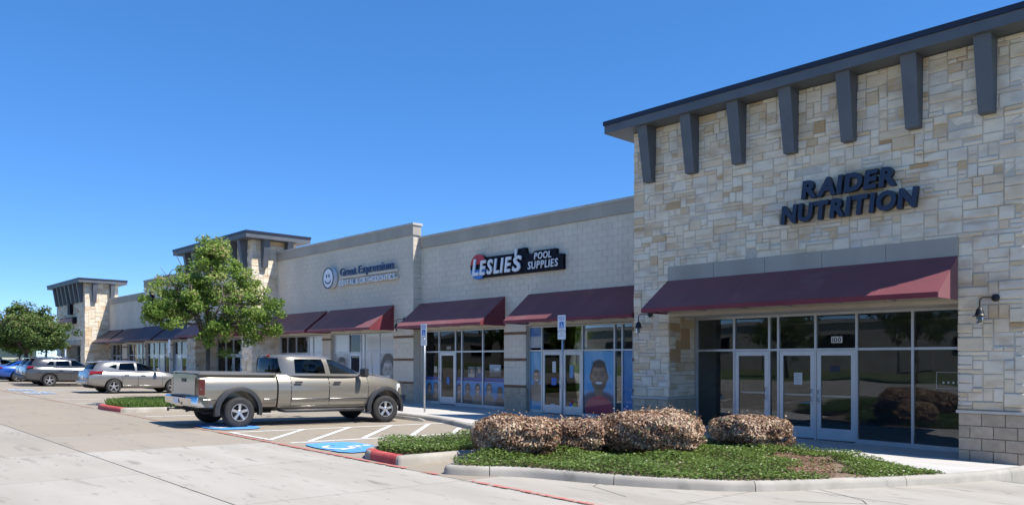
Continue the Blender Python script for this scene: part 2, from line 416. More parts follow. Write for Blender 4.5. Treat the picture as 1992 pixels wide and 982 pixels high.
for a, c in [(-46, -36.5), (-36.0, -26.0), (-23.8, -16.9), (-16.8, -9.75), (-9.3, -8.95), (-8.2, -4.9)]:
    mark('fire_lane_line', (a, 7.0), (c, 7.0), .10, 'm_red' if a > -20 else 'm_red_worn', .017)
def blue_patch(cx, cy, w, h, seed, m='m_blue'):
    r_ = random.Random(seed); pts = []
    for k in range(20):
        a = 2 * math.pi * k / 20; ca, sa = math.cos(a), math.sin(a)
        e = (abs(ca) ** 5 + abs(sa) ** 5) ** -.2 * r_.uniform(.95, 1.03)
        pts.append((cx + w/2 * ca * e, cy + h/2 * sa * e))
    b = B(); sheet(b, pts, .021); o = b.build('accessible_symbol_patch', m, lot)
    # wheelchair figure, read from the lane (feet towards the lane)
    s = B(); sc = w * .34
    def P(u, v): return (cx + u * sc, cy + v * sc)
    n = 16
    for k in range(2, n - 1):
        a0, a1 = R(-200 + 250 * k / n), R(-200 + 250 * (k + 1) / n)
        r0, r1 = .42, .58
        sheet(s, [P(r0*math.cos(a0), -.25+r0*math.sin(a0)), P(r1*math.cos(a0), -.25+r1*math.sin(a0)), P(r1*math.cos(a1), -.25+r1*math.sin(a1)), P(r0*math.cos(a1), -.25+r0*math.sin(a1))], .026)
    for q in ([(-.12, .5), (.04, .5), (.1, -.1), (-.06, -.1)], [(-.06, -.1), (.5, -.1), (.5, .04), (-.06, .04)], [(.38, -.1), (.52, -.05), (.74, -.6), (.6, -.65)], [(-.02, .2), (.4, .2), (.4, .3), (-.02, .3)]):
        sheet(s, [P(*p) for p in q], .0275)
    sheet(s, [P(-.05 + .14 * math.cos(2*math.pi*k/12), .72 + .14 * math.sin(2*math.pi*k/12)) for k in range(12)], .026)
    s.build('wheelchair_symbol', 'm_white', o)
blue_patch(-12.72, 7.8, 1.75, 1.15, 1); blue_patch(-18.0, 7.75, 1.75, 1.2, 2); blue_patch(-36.6, 7.8, 2.0, 1.1, 3, 'm_blue_worn'); blue_patch(-39.6, 7.75, 1.8, 1.0, 4, 'm_blue_worn')
# oil marks in the stalls
M['m_oil'] = paint_mark('oil_stain', (.15, .135, .115), .57, 6)
for k, (cx, cy, w, h) in enumerate([(-12.7, 10.2, 1.0, 1.6), (-20.7, 10.5, 1.1, 1.8), (-30.0, 10.6, 1.2, 2.0), (-33.2, 10.6, 1.2, 2.0)]):
    r_ = random.Random(90+k); pts = [(cx+w/2*math.cos(2*math.pi*q/14)*r_.uniform(.75, 1.1), cy+h/2*math.sin(2*math.pi*q/14)*r_.uniform(.75, 1.1)) for q in range(14)]
    b = B(); sheet(b, pts, .0035); b.build('oil_stain', 'm_oil', lot)
# cracks in the slabs near the front bed
def crack(pts, w=.012):
    b = B()
    for p, q in zip(pts, pts[1:]): strip(b, p, q, w, .004)
    b.build('pavement_crack', 'joint', lot)
crack([(-4.85, 10.55), (-4.45, 10.35), (-4.1, 10.15), (-3.95, 9.9), (-4.3, 9.6), (-4.6, 9.3)])
crack([(-7.02, 8.34), (-6.9, 8.1), (-6.5, 7.95), (-6.1, 7.8)], .010)

# ------------------------------------------------------------------ kerbs, islands, pavement
def bez(pts, n=6):
    """Catmull-Rom through the points"""
    out = []; P = [Vector(p) for p in pts]
    for i in range(len(P) - 1):
        p0, p1, p2, p3 = P[max(i-1, 0)], P[i], P[i+1], P[min(i+2, len(P)-1)]
        for k in range(n):
            t = k / n
            out.append(.5 * ((2*p1) + (p2-p0)*t + (2*p0-5*p1+4*p2-p3)*t*t + (3*p1-p0-3*p2+p3)*t**3))
    out.append(P[-1]); return out
def kerb_run(parent, line, side, top, w=.16, m='kerb', name='kerb_segment', seg=8, gap=True, topz=None):
    """line = lot-side foot of the kerb; side=+1 if the kerb body lies left of the travel direction"""
    L_ = line; i = 0
    while i < len(L_) - 1:
        j = min(i + seg, len(L_) - 1); b = B(); rings = []
        for k in range(i, j + 1):
            p = L_[k]; d = (L_[min(k+1, len(L_)-1)] - L_[max(k-1, 0)]).normalized(); n = Vector((-d.y, d.x)) * side
            e = 0
            if gap and k == i and i > 0: e = .006
            if gap and k == j and j < len(L_) - 1: e = -.006
            p = p + d * e; z = gz(p.x, p.y); h = top if topz is None else topz(p.x, p.y) - z
            q = lambda u: (p + n * u)
            rings.append([(q(0).x, q(0).y, z - .16), (q(.008).x, q(.008).y, z + h * .55), (q(.03).x, q(.03).y, z + h * .88), (q(.055).x, q(.055).y, z + h),
                          (q(w).x, q(w).y, z + h), (q(w).x, q(w).y, z - .16)])
        b.loft(rings); b.build(name, m, parent, sharp=50, fix=True); i = j

# front island (bronze shrubs)
front_line = bez([(-10.0, 9.8), (-9.78, 8.7), (-9.4, 7.8), (-9.1, 7.3), (-8.95, 7.15), (-8.6, 7.35), (-8.05, 7.9), (-7.0, 8.33), (-6.1, 8.85), (-5.3, 9.6), (-4.68, 10.9), (-4.1, 12.3), (-3.62, 13.8), (-3.42, 15.0), (-3.3, 16.2)], 5)
kb = tag(thing('front_kerb', None, None, (-6, 9, -.1)), kind='structure'); del_keys = None
kerb_run(kb, front_line, 1, .135, seg=9)
# island beside the accessible stall, painted red at its head
isl = tag(thing('stall_island_kerb', None, None, (-10.9, 9, 0)), kind='structure')
isl_line = bez([(-11.75, 12.4), (-11.75, 9.5), (-11.72, 8.0), (-11.6, 7.55), (-11.2, 7.2), (-10.95, 7.14)], 5)
kerb_run(isl, isl_line, 1, .15, seg=30)
kerb_run(isl, bez([(-10.95, 7.14), (-10.55, 7.13), (-10.2, 7.13)], 4), 1, .15, m='kerb_red', name='red_kerb_segment', seg=30)
kerb_run(isl, [Vector((-11.24, 7.22)), Vector((-11.08, 7.172)), Vector((-10.95, 7.14))], 1, .156, m='kerb_red', name='red_kerb_segment', seg=30, w=.17)
kerb_run(isl, bez([(-10.2, 7.13), (-10.08, 7.3), (-10.08, 8.5), (-10.1, 9.6), (-10.3, 10.6)], 5), 1, .15, seg=30)
# island by the tree
til = tag(thing('tree_island_kerb', None, None, (-25, 9, .1)), kind='structure')
kerb_run(til, bez([(-27.2, 13.4), (-27.2, 9.5), (-27.0, 8.2), (-26.3, 7.35), (-25.95, 7.1)], 5), 1, .14, seg=30)
kerb_run(til, bez([(-25.95, 7.1), (-25.2, 7.02), (-24.2, 7.08), (-23.85, 7.12)], 5), 1, .14, m='kerb_red', name='red_kerb_segment', seg=30)
kerb_run(til, bez([(-23.85, 7.12), (-23.7, 7.5), (-23.68, 9.0), (-23.68, 13.4)], 6), 1, .14, seg=12)
# pavement in front of the shops
walk_line = bez([(-82, 13.45), (-60, 13.45), (-40, 13.45), (-30, 13.45), (-24, 13.45), (-19.3, 13.45), (-17.6, 13.4), (-16.6, 13.2), (-15.6, 12.85), (-14.9, 12.6), (-13.5, 12.4), (-11.9, 12.4)], 4)
pk = tag(thing('pavement_kerb', None, None, (-30, 13.4, 0)), kind='structure')
kerb_run(pk, walk_line, 1, .12, seg=6)
def walk_poly():
    """ruled surface from the kerb top back to the shop fronts, in bays with open joints"""
    b = B()
    def ztop(x, y, yk, zk): 
        t = clamp((y - yk) / (17.0 - yk), 0, 1.4); return zk + (zw(x) - zk) * min(t, 1)
    fr = [(p.x, p.y + .15) for p in walk_line]
    def yk(x):
        for (xa, ya), (xb, yb_) in zip(fr, fr[1:]):
            if xa <= x <= xb: return ya + (yb_ - ya) * (x - xa) / max(1e-6, xb - xa)
        return 12.5
    return yk, ztop
yk, ztop = walk_poly()
pv = tag(thing('pavement', None, None, (-30, 15, 0)), kind='structure')
xs = [-82 + 1.83 * k for k in range(39)] + [-11.9]
xs = [x for x in xs if x < -12.3] + [-11.9]
for xa, xb in zip(xs, xs[1:]):
    for ya_f, yb_f in ((0, .5), (.5, 1)):
        P = []
        for x, yf in ((xa+.005, ya_f), (xb-.005, ya_f), (xb-.005, yb_f), (xa+.005, yb_f)):
            k0 = yk(x); y = k0 + (17.05 - k0) * yf + (.005 if yf in (0, .5) else -.005)
            P.append((x, y, ztop(x, y, k0, gz(x, k0) + .118)))
        b = B(); b.hexa([(x, y, z - .1) for x, y, z in P] + P); b.build('pavement_slab', 'walk', pv)
# apron before the corner shop
def FR(x):
    pts = [(-12, 14.95), (-8.6, 14.9), (-7.3, 14.8), (-6.3, 14.5), (-5.0, 13.7), (-4.0, 13.05), (-3.5, 13.2)]
    for (xa, ya), (xb, yb_) in zip(pts, pts[1:]):
        if xa <= x <= xb: return ya + (yb_ - ya) * (x - xa) / (xb - xa)
    return 13.2
def corner_z(x, y):
    y0 = FR(x); z0 = gz(x, y0) + .125; t = clamp((y - y0) / (16.7 - y0), 0, 1); return z0 + (zw(x) - z0) * t
xs = [-11.9, -10.2, -8.6, -7.0, -5.4, -4.1]
for xa, xb in zip(xs, xs[1:]):
    b = B(); P = [(x, y, corner_z(x, y)) for x, y in ((xa+.004, FR(xa)), (xb-.004, FR(xb)), (xb-.004, 16.7), (xa+.004, 16.7))]
    b.hexa([(x, y, z - .12) for x, y, z in P] + P); b.build('pavement_slab', 'walk', pv)
kin = [(p.x - .15, p.y) for p in front_line if p.y > 13.0]
rim_ = [(-4.095, FR(-4.1))] + kin + [(-3.45, 16.7), (-4.095, 16.7)]
b = B(); b.add([(x, y, corner_z(min(x, -3.5), y)) for x, y in rim_], [tuple(range(len(rim_)))]); b.build('pavement_slab', 'walk', pv)
b = B(); b.add([(x, y, zw(x) + (0 if y < 18 else .0)) for x, y in [(-84, 17.06), (-3.0, 17.06), (-3.0, 30), (-84, 30)]], [(0, 1, 2, 3)])
b.add([(x, y, zw(x) - .003) for x, y in [(-12.5, 16.69), (-3.0, 16.69), (-3.0, 17.06), (-12.5, 17.06)]], [(0, 1, 2, 3)])
b.build('pavement_strip', 'walk', pv)
b = B(); b.add([(x, y, corner_z(x, y) - .02) for x, y in [(-12.2, 12.3), (-9.9, 12.3), (-9.9, 16.7), (-12.2, 16.7)]], [(0, 1, 2, 3)]); b.build('pavement_strip', 'walk', pv)
# planting beds (soil)
def pt_in(poly, x, y):
    c = False; n = len(poly); j = n - 1
    for i in range(n):
        xi, yi = poly[i]; xj, yj = poly[j]
        if (yi > y) != (yj > y) and x < (xj - xi) * (y - yi) / (yj - yi) + xi: c = not c
        j = i
    return c
def inset(line, d): 
    out = []
    for k, p in enumerate(line):
        t = (line[min(k+1, len(line)-1)] - line[max(k-1, 0)]).normalized(); out.append((p.x - t.y * d, p.y + t.x * d))
    return out
fi = [q for q in inset(front_line, .15) if q[1] < 13.2]
bed_poly = fi + [(-4.05, 13.1), (-5.0, 13.72), (-6.3, 14.52), (-7.3, 14.82), (-9.5, 14.95), (-10.25, 14.9), (-10.22, 9.8)]
b = B(); b.add([(x, y, gz(x, y) + .11) for x, y in bed_poly], [tuple(range(len(bed_poly)))])
bed = tag(b.build('planting_bed', 'soil'), kind='structure')
isl_poly = [(-11.6, 12.5), (-11.58, 8.0), (-11.4, 7.6), (-11.0, 7.35), (-10.25, 7.3), (-10.2, 12.5)]
b = B(); b.add([(x, y, gz(x, y) + .12) for x, y in isl_poly], [tuple(range(len(isl_poly)))])
tag(b.build('planting_bed', 'soil'), kind='structure')
til_poly = [(-27.05, 13.4), (-27.03, 9.5), (-26.8, 8.3), (-26.2, 7.5), (-25.8, 7.28), (-24.0, 7.28), (-23.85, 8), (-23.83, 13.4)]
b = B(); b.add([(x, y, gz(x, y) + .12) for x, y in til_poly], [tuple(range(len(til_poly)))])
tag(b.build('planting_bed', 'soil'), kind='structure')

# ------------------------------------------------------------------ masonry
UNIT = {}
def unit_block(nv, mname):
    """block of 1 x .05 x 1 with a small arris; nv tint variants"""
    key = mname
    if key in UNIT: return UNIT[key]
    out = []
    for k in range(nv):
        out.append(None)
    UNIT[key] = out; return out
def block_geo(b, w, h, d, t, jit=0, rnd=random, bev=.007, o=(0, 0, 0), ax='y'):
    """front faces -y (ax y) or +x (ax x); centred, back at depth d"""
    x0, x1, z0, z1 = -w/2, w/2, -h/2, h/2; e = bev
    q = [rnd.uniform(-jit, jit) for _ in range(4)]
    pts = [(x0, d, z0), (x1, d, z0), (x1, d, z1), (x0, d, z1), (x0, e, z0), (x1, e, z0), (x1, e, z1), (x0, e, z1),
           (x0+e, q[0], z0+e), (x1-e, q[1], z0+e), (x1-e, q[2], z1-e), (x0+e, q[3], z1-e)]
    fs = [(0,1,5,4),(1,2,6,5),(2,3,7,6),(3,0,4,7),(4,5,9,8),(5,6,10,9),(6,7,11,10),(7,4,8,11),(8,9,10,11)]
    if ax == 'x': pts = [(-p[1], p[0], p[2]) for p in pts]
    b.add([(p[0]+o[0], p[1]+o[1], p[2]+o[2]) for p in pts], fs, 0, t)
def lay(parent, rects, plane, ax, m, name, maxparts, rnd, jit=.002, depth=.05, joint=.009, share=True, tintf=None, bev=.007, proud=0, key=None):
    """rects = (a0,a1,z0,z1) along the wall; the largest / nearest become parts, the rest one 'stuff' part"""
    rects = sorted(rects, key=key or (lambda r: -(r[1]-r[0])*(r[3]-r[2])))
    cache = {}; rest = B()
    for k, (a0, a1, z0, z1) in enumerate(rects):
        w, h = a1 - a0 - joint, z1 - z0 - joint; ca, cz = (a0+a1)/2, (z0+z1)/2
        t = tintf(rnd) if tintf else rnd.random()
        off = rnd.uniform(-proud, proud)
        loc = (ca, plane + off, cz) if ax == 'y' else (plane - off, ca, cz)
        if k < maxparts:
            if share:
                kk = (round(w, 3), round(h, 3), rnd.randrange(6))
                if kk not in cache:
                    b = B(); block_geo(b, w, h, depth, t, jit, rnd, bev, ax=ax); cache[kk] = b.mesh(name, m)
                me = cache[kk]
            else:
                b = B(); block_geo(b, w, h, depth, t, jit, rnd, bev, ax=ax); me = b.mesh(name, m)
            o = link(name, me, parent); o.location = loc
        else:
            block_geo(rest, w, h, depth, t, jit, rnd, bev, o=loc, ax=ax)
    if rest.v: tag(rest.build('small_' + name + 's' if maxparts else name + '_courses', m, parent), kind='stuff')
def ashlar(a0, a1, z0, z1, rnd, cell=.115, holes=(), wmax=7, hmax=3):
    nx = max(1, round((a1-a0)/cell)); nz = max(1, round((z1-z0)/cell)); cx = (a1-a0)/nx; cz = (z1-z0)/nz
    used = [[False]*nz for _ in range(nx)]
    for i in range(nx):
        for j in range(nz):
            xa, za = a0+(i+.5)*cx, z0+(j+.5)*cz
            if any(h[0] < xa < h[1] and h[2] < za < h[3] for h in holes): used[i][j] = True
    out = []
    for j in range(nz):
        for i in range(nx):
            if used[i][j]: continue
            w = rnd.choice([2, 2, 3, 3, 4, 4, 5, 6, 7]); h = rnd.choice([1, 1, 1, 2, 2, 2, 3, 3])
            w = min(w, wmax); h = min(h, hmax)
            if h == 3: w = min(w, 5)
            while j + h > nz: h -= 1
            ww = 0
            while ww < w and i+ww < nx and not used[i+ww][j]: ww += 1
            if i+ww < nx and not used[i+ww][j] and (i+ww+1 >= nx or used[i+ww+1][j]): ww += 1
            ok = False
            while h > 1:
                if all(not used[i+k][j+l] for k in range(ww) for l in range(h)): ok = True; break
                h -= 1
            for k in range(ww):
                for l in range(h): used[i+k][j+l] = True
            out.append((a0+i*cx, a0+(i+ww)*cx, z0+j*cz, z0+(j+h)*cz))
    return out
def bond(a0, a1, z0, z1, bw, bh, holes=()):
    out = []; n = max(1, round((z1-z0)/bh)); h = (z1-z0)/n
    for j in range(n):
        za, zb = z0+j*h, z0+(j+1)*h; x = a0 - (bw/2 if j % 2 else 0)
        while x < a1 - 1e-4:
            xa, xb = max(x, a0), min(x+bw, a1); x += bw
            if xb - xa < .04: continue
            if any(hh[0] < (xa+xb)/2 < hh[1] and hh[2] < (za+zb)/2 < hh[3] for hh in holes): continue
            for hh in holes:
                if hh[2] < (za+zb)/2 < hh[3]:
                    if xa < hh[0] < xb: xb = hh[0]
                    if xa < hh[1] < xb: xa = hh[1]
            if xb - xa > .04: out.append((xa, xb, za, zb))
    return out
stone_tint = lambda r: clamp(r.betavariate(1.5, 2.0), 0, 1)

# ------------------------------------------------------------------ shop fronts
def shop_window(parent, y, xs, head, top, doors=(), blank=(), fw=.055, room=True, roomd=4.5, notop=()):
    """xs = mullion centres; doors = bay indices that are doors; blank = {(bay,row)} covered by pale panels"""
    x0, x1 = xs[0], xs[-1]; b = B(); zb = [zw(x) for x in xs]
    hw = fw/2
    for i, x in enumerate(xs): b.box(x-hw, x+hw, y-.03, y+.07, zb[i]-.02, top)
    b.box(x0-hw, x1+hw, y-.034, y+.074, top-.002, top+fw)
    for i in range(len(xs)-1):
        a, c = xs[i]+hw+.001, xs[i+1]-hw-.001
        b.box(a, c, y-.027, y+.067, head-hw, head+hw)
        if i not in doors: b.hexa([(a, y-.027, zb[i]-.02), (c, y-.027, zb[i+1]-.02), (c, y+.067, zb[i+1]-.02), (a, y+.067, zb[i]-.02),
                                   (a, y-.027, zb[i]+.10), (c, y-.027, zb[i+1]+.10), (c, y+.067, zb[i+1]+.10), (a, y+.067, zb[i]+.10)])
    fr = b.build('window_frame', 'alu', parent)
    for i in range(len(xs)-1):
        a, c = xs[i]+hw, xs[i+1]-hw
        p = B(); p.box(a, c, y+.012, y+.02, head+hw, top); p.build('pane', 'glass', fr)
        if (i, 1) in blank:
            p = B(); p.box(a, c, y+.006, y+.010, head+hw, top); p.build('frosted_panel', 'blind', fr)
        if i in doors: continue
        p = B(); z0 = max(zb[i], zb[i+1])+.10; p.box(a, c, y+.012, y+.02, z0, head-hw); p.build('pane', 'glass', fr)
        if (i, 0) in blank:
            p = B(); p.box(a, c, y+.006, y+.010, z0, head-hw); p.build('frosted_panel', 'blind', fr)
    for i, hs in (doors.items() if isinstance(doors, dict) else [(d, 1) for d in doors]):
        a, c = xs[i]+hw+.006, xs[i+1]-hw-.006; z0 = max(zb[i], zb[i+1])+.015; z1 = head-hw-.006; st = .095
        d = B(); d.box(a, a+st, y-.018, y+.03, z0, z1); d.box(c-st, c, y-.018, y+.03, z0, z1)
        d.box(a+st, c-st, y-.0175, y+.0295, z0, z0+.27); d.box(a+st, c-st, y-.0175, y+.0295, z1-.11, z1)
        do = d.build('door', 'door_alu', parent)
        p = B(); p.box(a+st, c-st, y+.004, y+.012, z0+.27, z1-.11); p.build('pane', 'glass', do)
        # pull handle on side hs, push bar inside
        hx = (c-st/2-.005) if hs > 0 else (a+st/2+.005); hd = B(); zc = z0+1.03
        dx = -.07*hs
        hd.tube([(hx, y-.02, zc+.14), (hx, y-.075, zc+.14), (hx, y-.075, zc-.14), (hx, y-.02, zc-.14)], .012, 8)
        hd.build('pull_handle', 'chrome', do)
        k = B(); k.box(a+st*.5, c-st*.5, y+.05, y+.075, zc-.02, zc+.02); k.build('push_bar', 'alu', do)
        l = B(); l.lathe([(0, .018), (-.006, .018), (-.007, .0)], (hx, y-.018, zc-.2), 1, 12); l.build('lock', 'alu', do)
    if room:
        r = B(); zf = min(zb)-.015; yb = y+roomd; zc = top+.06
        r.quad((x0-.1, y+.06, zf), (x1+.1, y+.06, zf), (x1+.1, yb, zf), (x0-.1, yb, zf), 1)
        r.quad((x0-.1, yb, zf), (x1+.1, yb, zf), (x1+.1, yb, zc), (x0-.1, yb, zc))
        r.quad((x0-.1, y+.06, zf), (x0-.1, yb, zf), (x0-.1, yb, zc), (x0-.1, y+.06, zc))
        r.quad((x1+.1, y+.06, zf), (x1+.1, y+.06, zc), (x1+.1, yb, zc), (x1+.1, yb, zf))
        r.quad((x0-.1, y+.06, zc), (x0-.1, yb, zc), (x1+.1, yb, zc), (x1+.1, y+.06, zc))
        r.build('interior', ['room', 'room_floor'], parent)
    return fr
def awning(x0, x1, yw, yl, label, zt=3.89, zl=2.96, val=.10, group=None, fab='fabric'):
    t = thing('awning', label, 'awning', ((x0+x1)/2, yw, zl), group)
    n = max(2, round((x1-x0)/1.1)); b = B(); r_ = random.Random(int(abs(x0)*10))
    # taut cloth, sagging slightly between the frame bars
    nx, ny = n*4, 5; vs_ = []
    for i in range(nx+1):
        u = i/nx; s = math.sin(math.pi*((u*n) % 1)) if i % 4 else 0
        for j in range(ny+1):
            v = j/ny; sag = .014*s*math.sin(math.pi*v) + r_.uniform(-.001, .001)
            vs_.append((x0+(x1-x0)*u, yw+(yl-yw)*v, zt+(zl-zt)*v-sag))
    b.add(vs_, [(i*(ny+1)+j, i*(ny+1)+j+1, (i+1)*(ny+1)+j+1, (i+1)*(ny+1)+j) for i in range(nx) for j in range(ny)], 0, .5, True)
    o = len(b.v); b.add([(v[0], v[1]+.004, v[2]-.012) for v in vs_], [(i*(ny+1)+j, (i+1)*(ny+1)+j, (i+1)*(ny+1)+j+1, i*(ny+1)+j+1) for i in range(nx) for j in range(ny)], 1)
    ct = b.build('cloth_top', [fab, 'fabric_under'], t)
    for k in range(1, n):
        x = x0+(x1-x0)*k/n; q = B(); q.hexa([(x-.011, yw, zt-.004), (x+.011, yw, zt-.004), (x+.011, yl, zl-.004), (x-.011, yl, zl-.004), (x-.007, yw, zt+.0025), (x+.007, yw, zt+.0025), (x+.007, yl, zl+.0025), (x-.007, yl, zl+.0025)]); q.build('seam', fab, ct)
    b = B(); b.box(x0, x1, yl-.006, yl+.006, zl-val, zl+.002); b.build('valance', fab, t)
    for x, s in ((x0, -1), (x1, 1)):
        b = B(); b.prism([(yw-.01, zt-.01), (yl+.008, zl-.006), (yl+.008, zl-val), (yw-.01, zl-val)], 0, x-.006, x+.006); b.build('side_panel', fab, t)
    b = B()
    for k in range(n+1):
        x = x0+.03+(x1-x0-.06)*k/n
        b.tube([(x, yw-.02, zt-.05), (x, yl+.03, zl-.04), (x, yw-.02, zl-.05)], .014, 6)
    b.tube([(x0+.02, yl+.025, zl-val+.02), (x1-.02, yl+.025, zl-val+.02)], .014, 6)
    b.build('frame', 'galv', t)
    return t
def gooseneck(x, y, z, label, out=.3):
    """wall lamp: round plate, arm forward then down, bell shade, glass jar"""
    t = thing('wall_lamp', label, 'lamp', (x, y, z), 'gooseneck wall lamps')
    b = B(); b.lathe([(0, 0), (0, .07), (-.02, .07), (-.03, .05), (-.03, 0)], (x, y, z), 1, 18); b.build('wall_plate', 'black', t)
    b = B(); ax, ay = x-.20, y-out+.05
    b.tube([(x, y-.02, z), (x-.06, y-.12, z+.005), (ax+.05, ay+.02, z+.005), (ax+.012, ay, z-.02), (ax, ay, z-.07), (ax, ay, z-.2)], .012, 8); b.build('arm', 'black', t)
    b = B(); c = (ax, ay, z-.2)
    b.lathe([(.02, 0), (.02, .025), (-.02, .055), (-.09, .075), (-.135, .085), (-.14, .12), (-.15, .12), (-.148, .0)], c, 2, 18); b.build('shade', 'black', t)
    b = B(); b.lathe([(-.152, .055), (-.2, .065), (-.27, .06), (-.295, .035), (-.3, 0)], c, 2, 16); b.build('glass_jar', 'car_glass_clear', t)
    return t
def bracket(parent, x, y, zt, zb, wt=.30, wb=.26, dt=.43, db=.2, ax='y'):
    if ax == 'y':
        P = [(x-wb/2, y-db, zb), (x+wb/2, y-db, zb), (x+wb/2, y, zb), (x-wb/2, y, zb), (x-wt/2, y-dt, zt), (x+wt/2, y-dt, zt), (x+wt/2, y, zt), (x-wt/2, y, zt)]
    else:   # on a +x face, y is the wall plane x, x is the position along y
        P = [(y+db, x-wb/2, zb), (y+db, x+wb/2, zb), (y, x+wb/2, zb), (y, x-wb/2, zb), (y+dt, x-wt/2, zt), (y+dt, x+wt/2, zt), (y, x+wt/2, zt), (y, x-wt/2, zt)]
    b = B(); b.hexa(P); o = b.build('eave_bracket', 'steel_blue', parent, fix=True); return o

def tower(label, x0, x1, zs, ze, maxp, seed, oh=.56, brk=7, bd_z=6.36, detail=True, sidestones=True, oh_r=None, lint=4.08):
    rnd = random.Random(seed); yf, yb = 16.75, 19.1; oa, ob = x0+1.12, x1-1.12; oh_r = oh if oh_r is None else oh_r
    t = thing('stone_tower_shop', label, 'building', ((x0+x1)/2, yf, zw((x0+x1)/2)))
    b = B(); g = .014; zb_ = zw(x1)-.4
    g = .020; b.box(x0+g, oa-g, yf+g, yb-g, zb_, zs-.01); b.box(ob+g, x1-g, yf+g, yb-g, zb_, zs-.01)
    b.box(oa-g+.001, ob+g-.001, yf+g+.001, yb-g-.001, 2.86, zs-.01)
    b.build('wall_core', 'mortar', t)
    b = B(); b.box(x0+.05, x1-.05, yb, 29.8, zb_, zs-1.9); b.box(x0+.05, oa, 18.3, yb-.02, zb_, 2.9)
    b.build('rear_hall', 'eifs', t) if False else None
    zcap = .68
    holes = [(oa, ob, -9, lint)]
    rects = ashlar(x0, x1, zcap+.03, zs, rnd, cell=.088, holes=holes)
    lay(t, rects, yf, 'y', 'stone', 'stone', maxp, rnd, jit=.010, depth=.07, joint=.011, share=False, tintf=stone_tint, bev=.016, proud=.016)
    # reveals of the entrance and right-hand side face
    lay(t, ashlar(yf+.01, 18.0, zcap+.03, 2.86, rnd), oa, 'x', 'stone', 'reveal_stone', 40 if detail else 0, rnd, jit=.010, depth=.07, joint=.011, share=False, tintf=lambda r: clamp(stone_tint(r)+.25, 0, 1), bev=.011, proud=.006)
    lay(t, ashlar(yf+.01, yb, zcap+.03, zs, rnd), x1, 'x', 'stone', 'side_stone', 60 if sidestones else 0, rnd, jit=.010, depth=.07, joint=.011, share=False, tintf=stone_tint, bev=.011, proud=.006)
    # base courses with cap
    for a, c in ((x0, oa), (ob, x1)):
        lay(t, bond(a, c, zw(c)-.25, zcap-.03, .40, .225), yf-.02, 'y', 'base_block', 'base_block', 60 if detail else 0, rnd, depth=.05, joint=.011, bev=.008)
        b = B(); b.box(a-.03, c+.03, yf-.055, yf+.1, zcap-.028, zcap+.028); b.build('base_cap', 'cap', t)
    lay(t, bond(yf, 18.0, zw(oa)-.25, zcap-.03, .40, .225), oa+.012, 'x', 'base_block', 'base_block', 30 if detail else 0, rnd, depth=.05, joint=.011, bev=.008)
    b = B(); b.box(oa-.05, oa+.045, yf+.101, 18.0, zcap-.027, zcap+.027); b.build('base_cap', 'cap', t)
    # entry ceiling, lintel band with seams
    b = B(); b.box(oa, ob, yf+.02, 18.1, 2.80, 2.855); b.build('entry_ceiling', 'ceil', t)
    nb = 5
    for k in range(nb):
        a, c = oa+(ob-oa)*k/nb, oa+(ob-oa)*(k+1)/nb
        b = B(); b.box(a+.004, c-.004, yf-.03, yf+.05, 2.875, lint); b.build('lintel_panel', 'band', t)
    # eave: soffit slab, fascia, dark drip edge
    e = thing  # noqa
    b = B(); b.box(x0-oh, x1+oh_r, yf-.55, yb+.5, zs, zs+.215); ev = b.build('roof_eave', 'steel_blue', t)
    b = B(); b.box(x0-oh-.03, x1+oh_r+.03, yf-.58, yb+.53, zs+.216, zs+.33); b.build('drip_edge', 'navy_edge', ev)
    for k in range(brk):
        x = x0+.6+(x1-x0-1.2)*k/(brk-1); bracket(t, x, yf-.004, zs-.002, bd_z)
    for k in range(2):
        bracket(t, yf+.62+1.25*k, x1+.004, zs-.002, bd_z, ax='x')
    return t, oa, ob

# corner shop
T1, oa, ob = tower('tall corner shop faced in pale stone blocks with slate eave brackets', -12.85, -3.8, 7.78, 8.1, 300, 11)
xs_ = [-11.66, -10.54, -9.56, -9.32, -8.37, -7.40, -6.19, -4.98]
shop_window(T1, 18.0, xs_, 1.93, 2.745, doors={1: 1, 3: 1, 4: -1})
b = B(); b.box(-12.8, -3.85, 18.2, 29.8, 2.9, 5.8); b.box(-12.8, oa+.02, 18.0, 18.12, -.5, 2.87); b.box(ob-.02, -3.85, 18.0, 18.12, -.5, 2.87)
b.box(-12.8, -12.6, 18.2, 29.8, -.5, 2.9); b.box(-4.05, -3.85, 18.2, 29.8, -.5, 2.9); b.box(-12.6, -4.05, 29.6, 29.8, -.5, 2.9)
b.build('rear_hall', 'eifs', T1)
awning(-11.73, -4.93, 16.72, 15.6, 'long maroon awning over the corner shop double doors', 3.72, 2.95, .10)

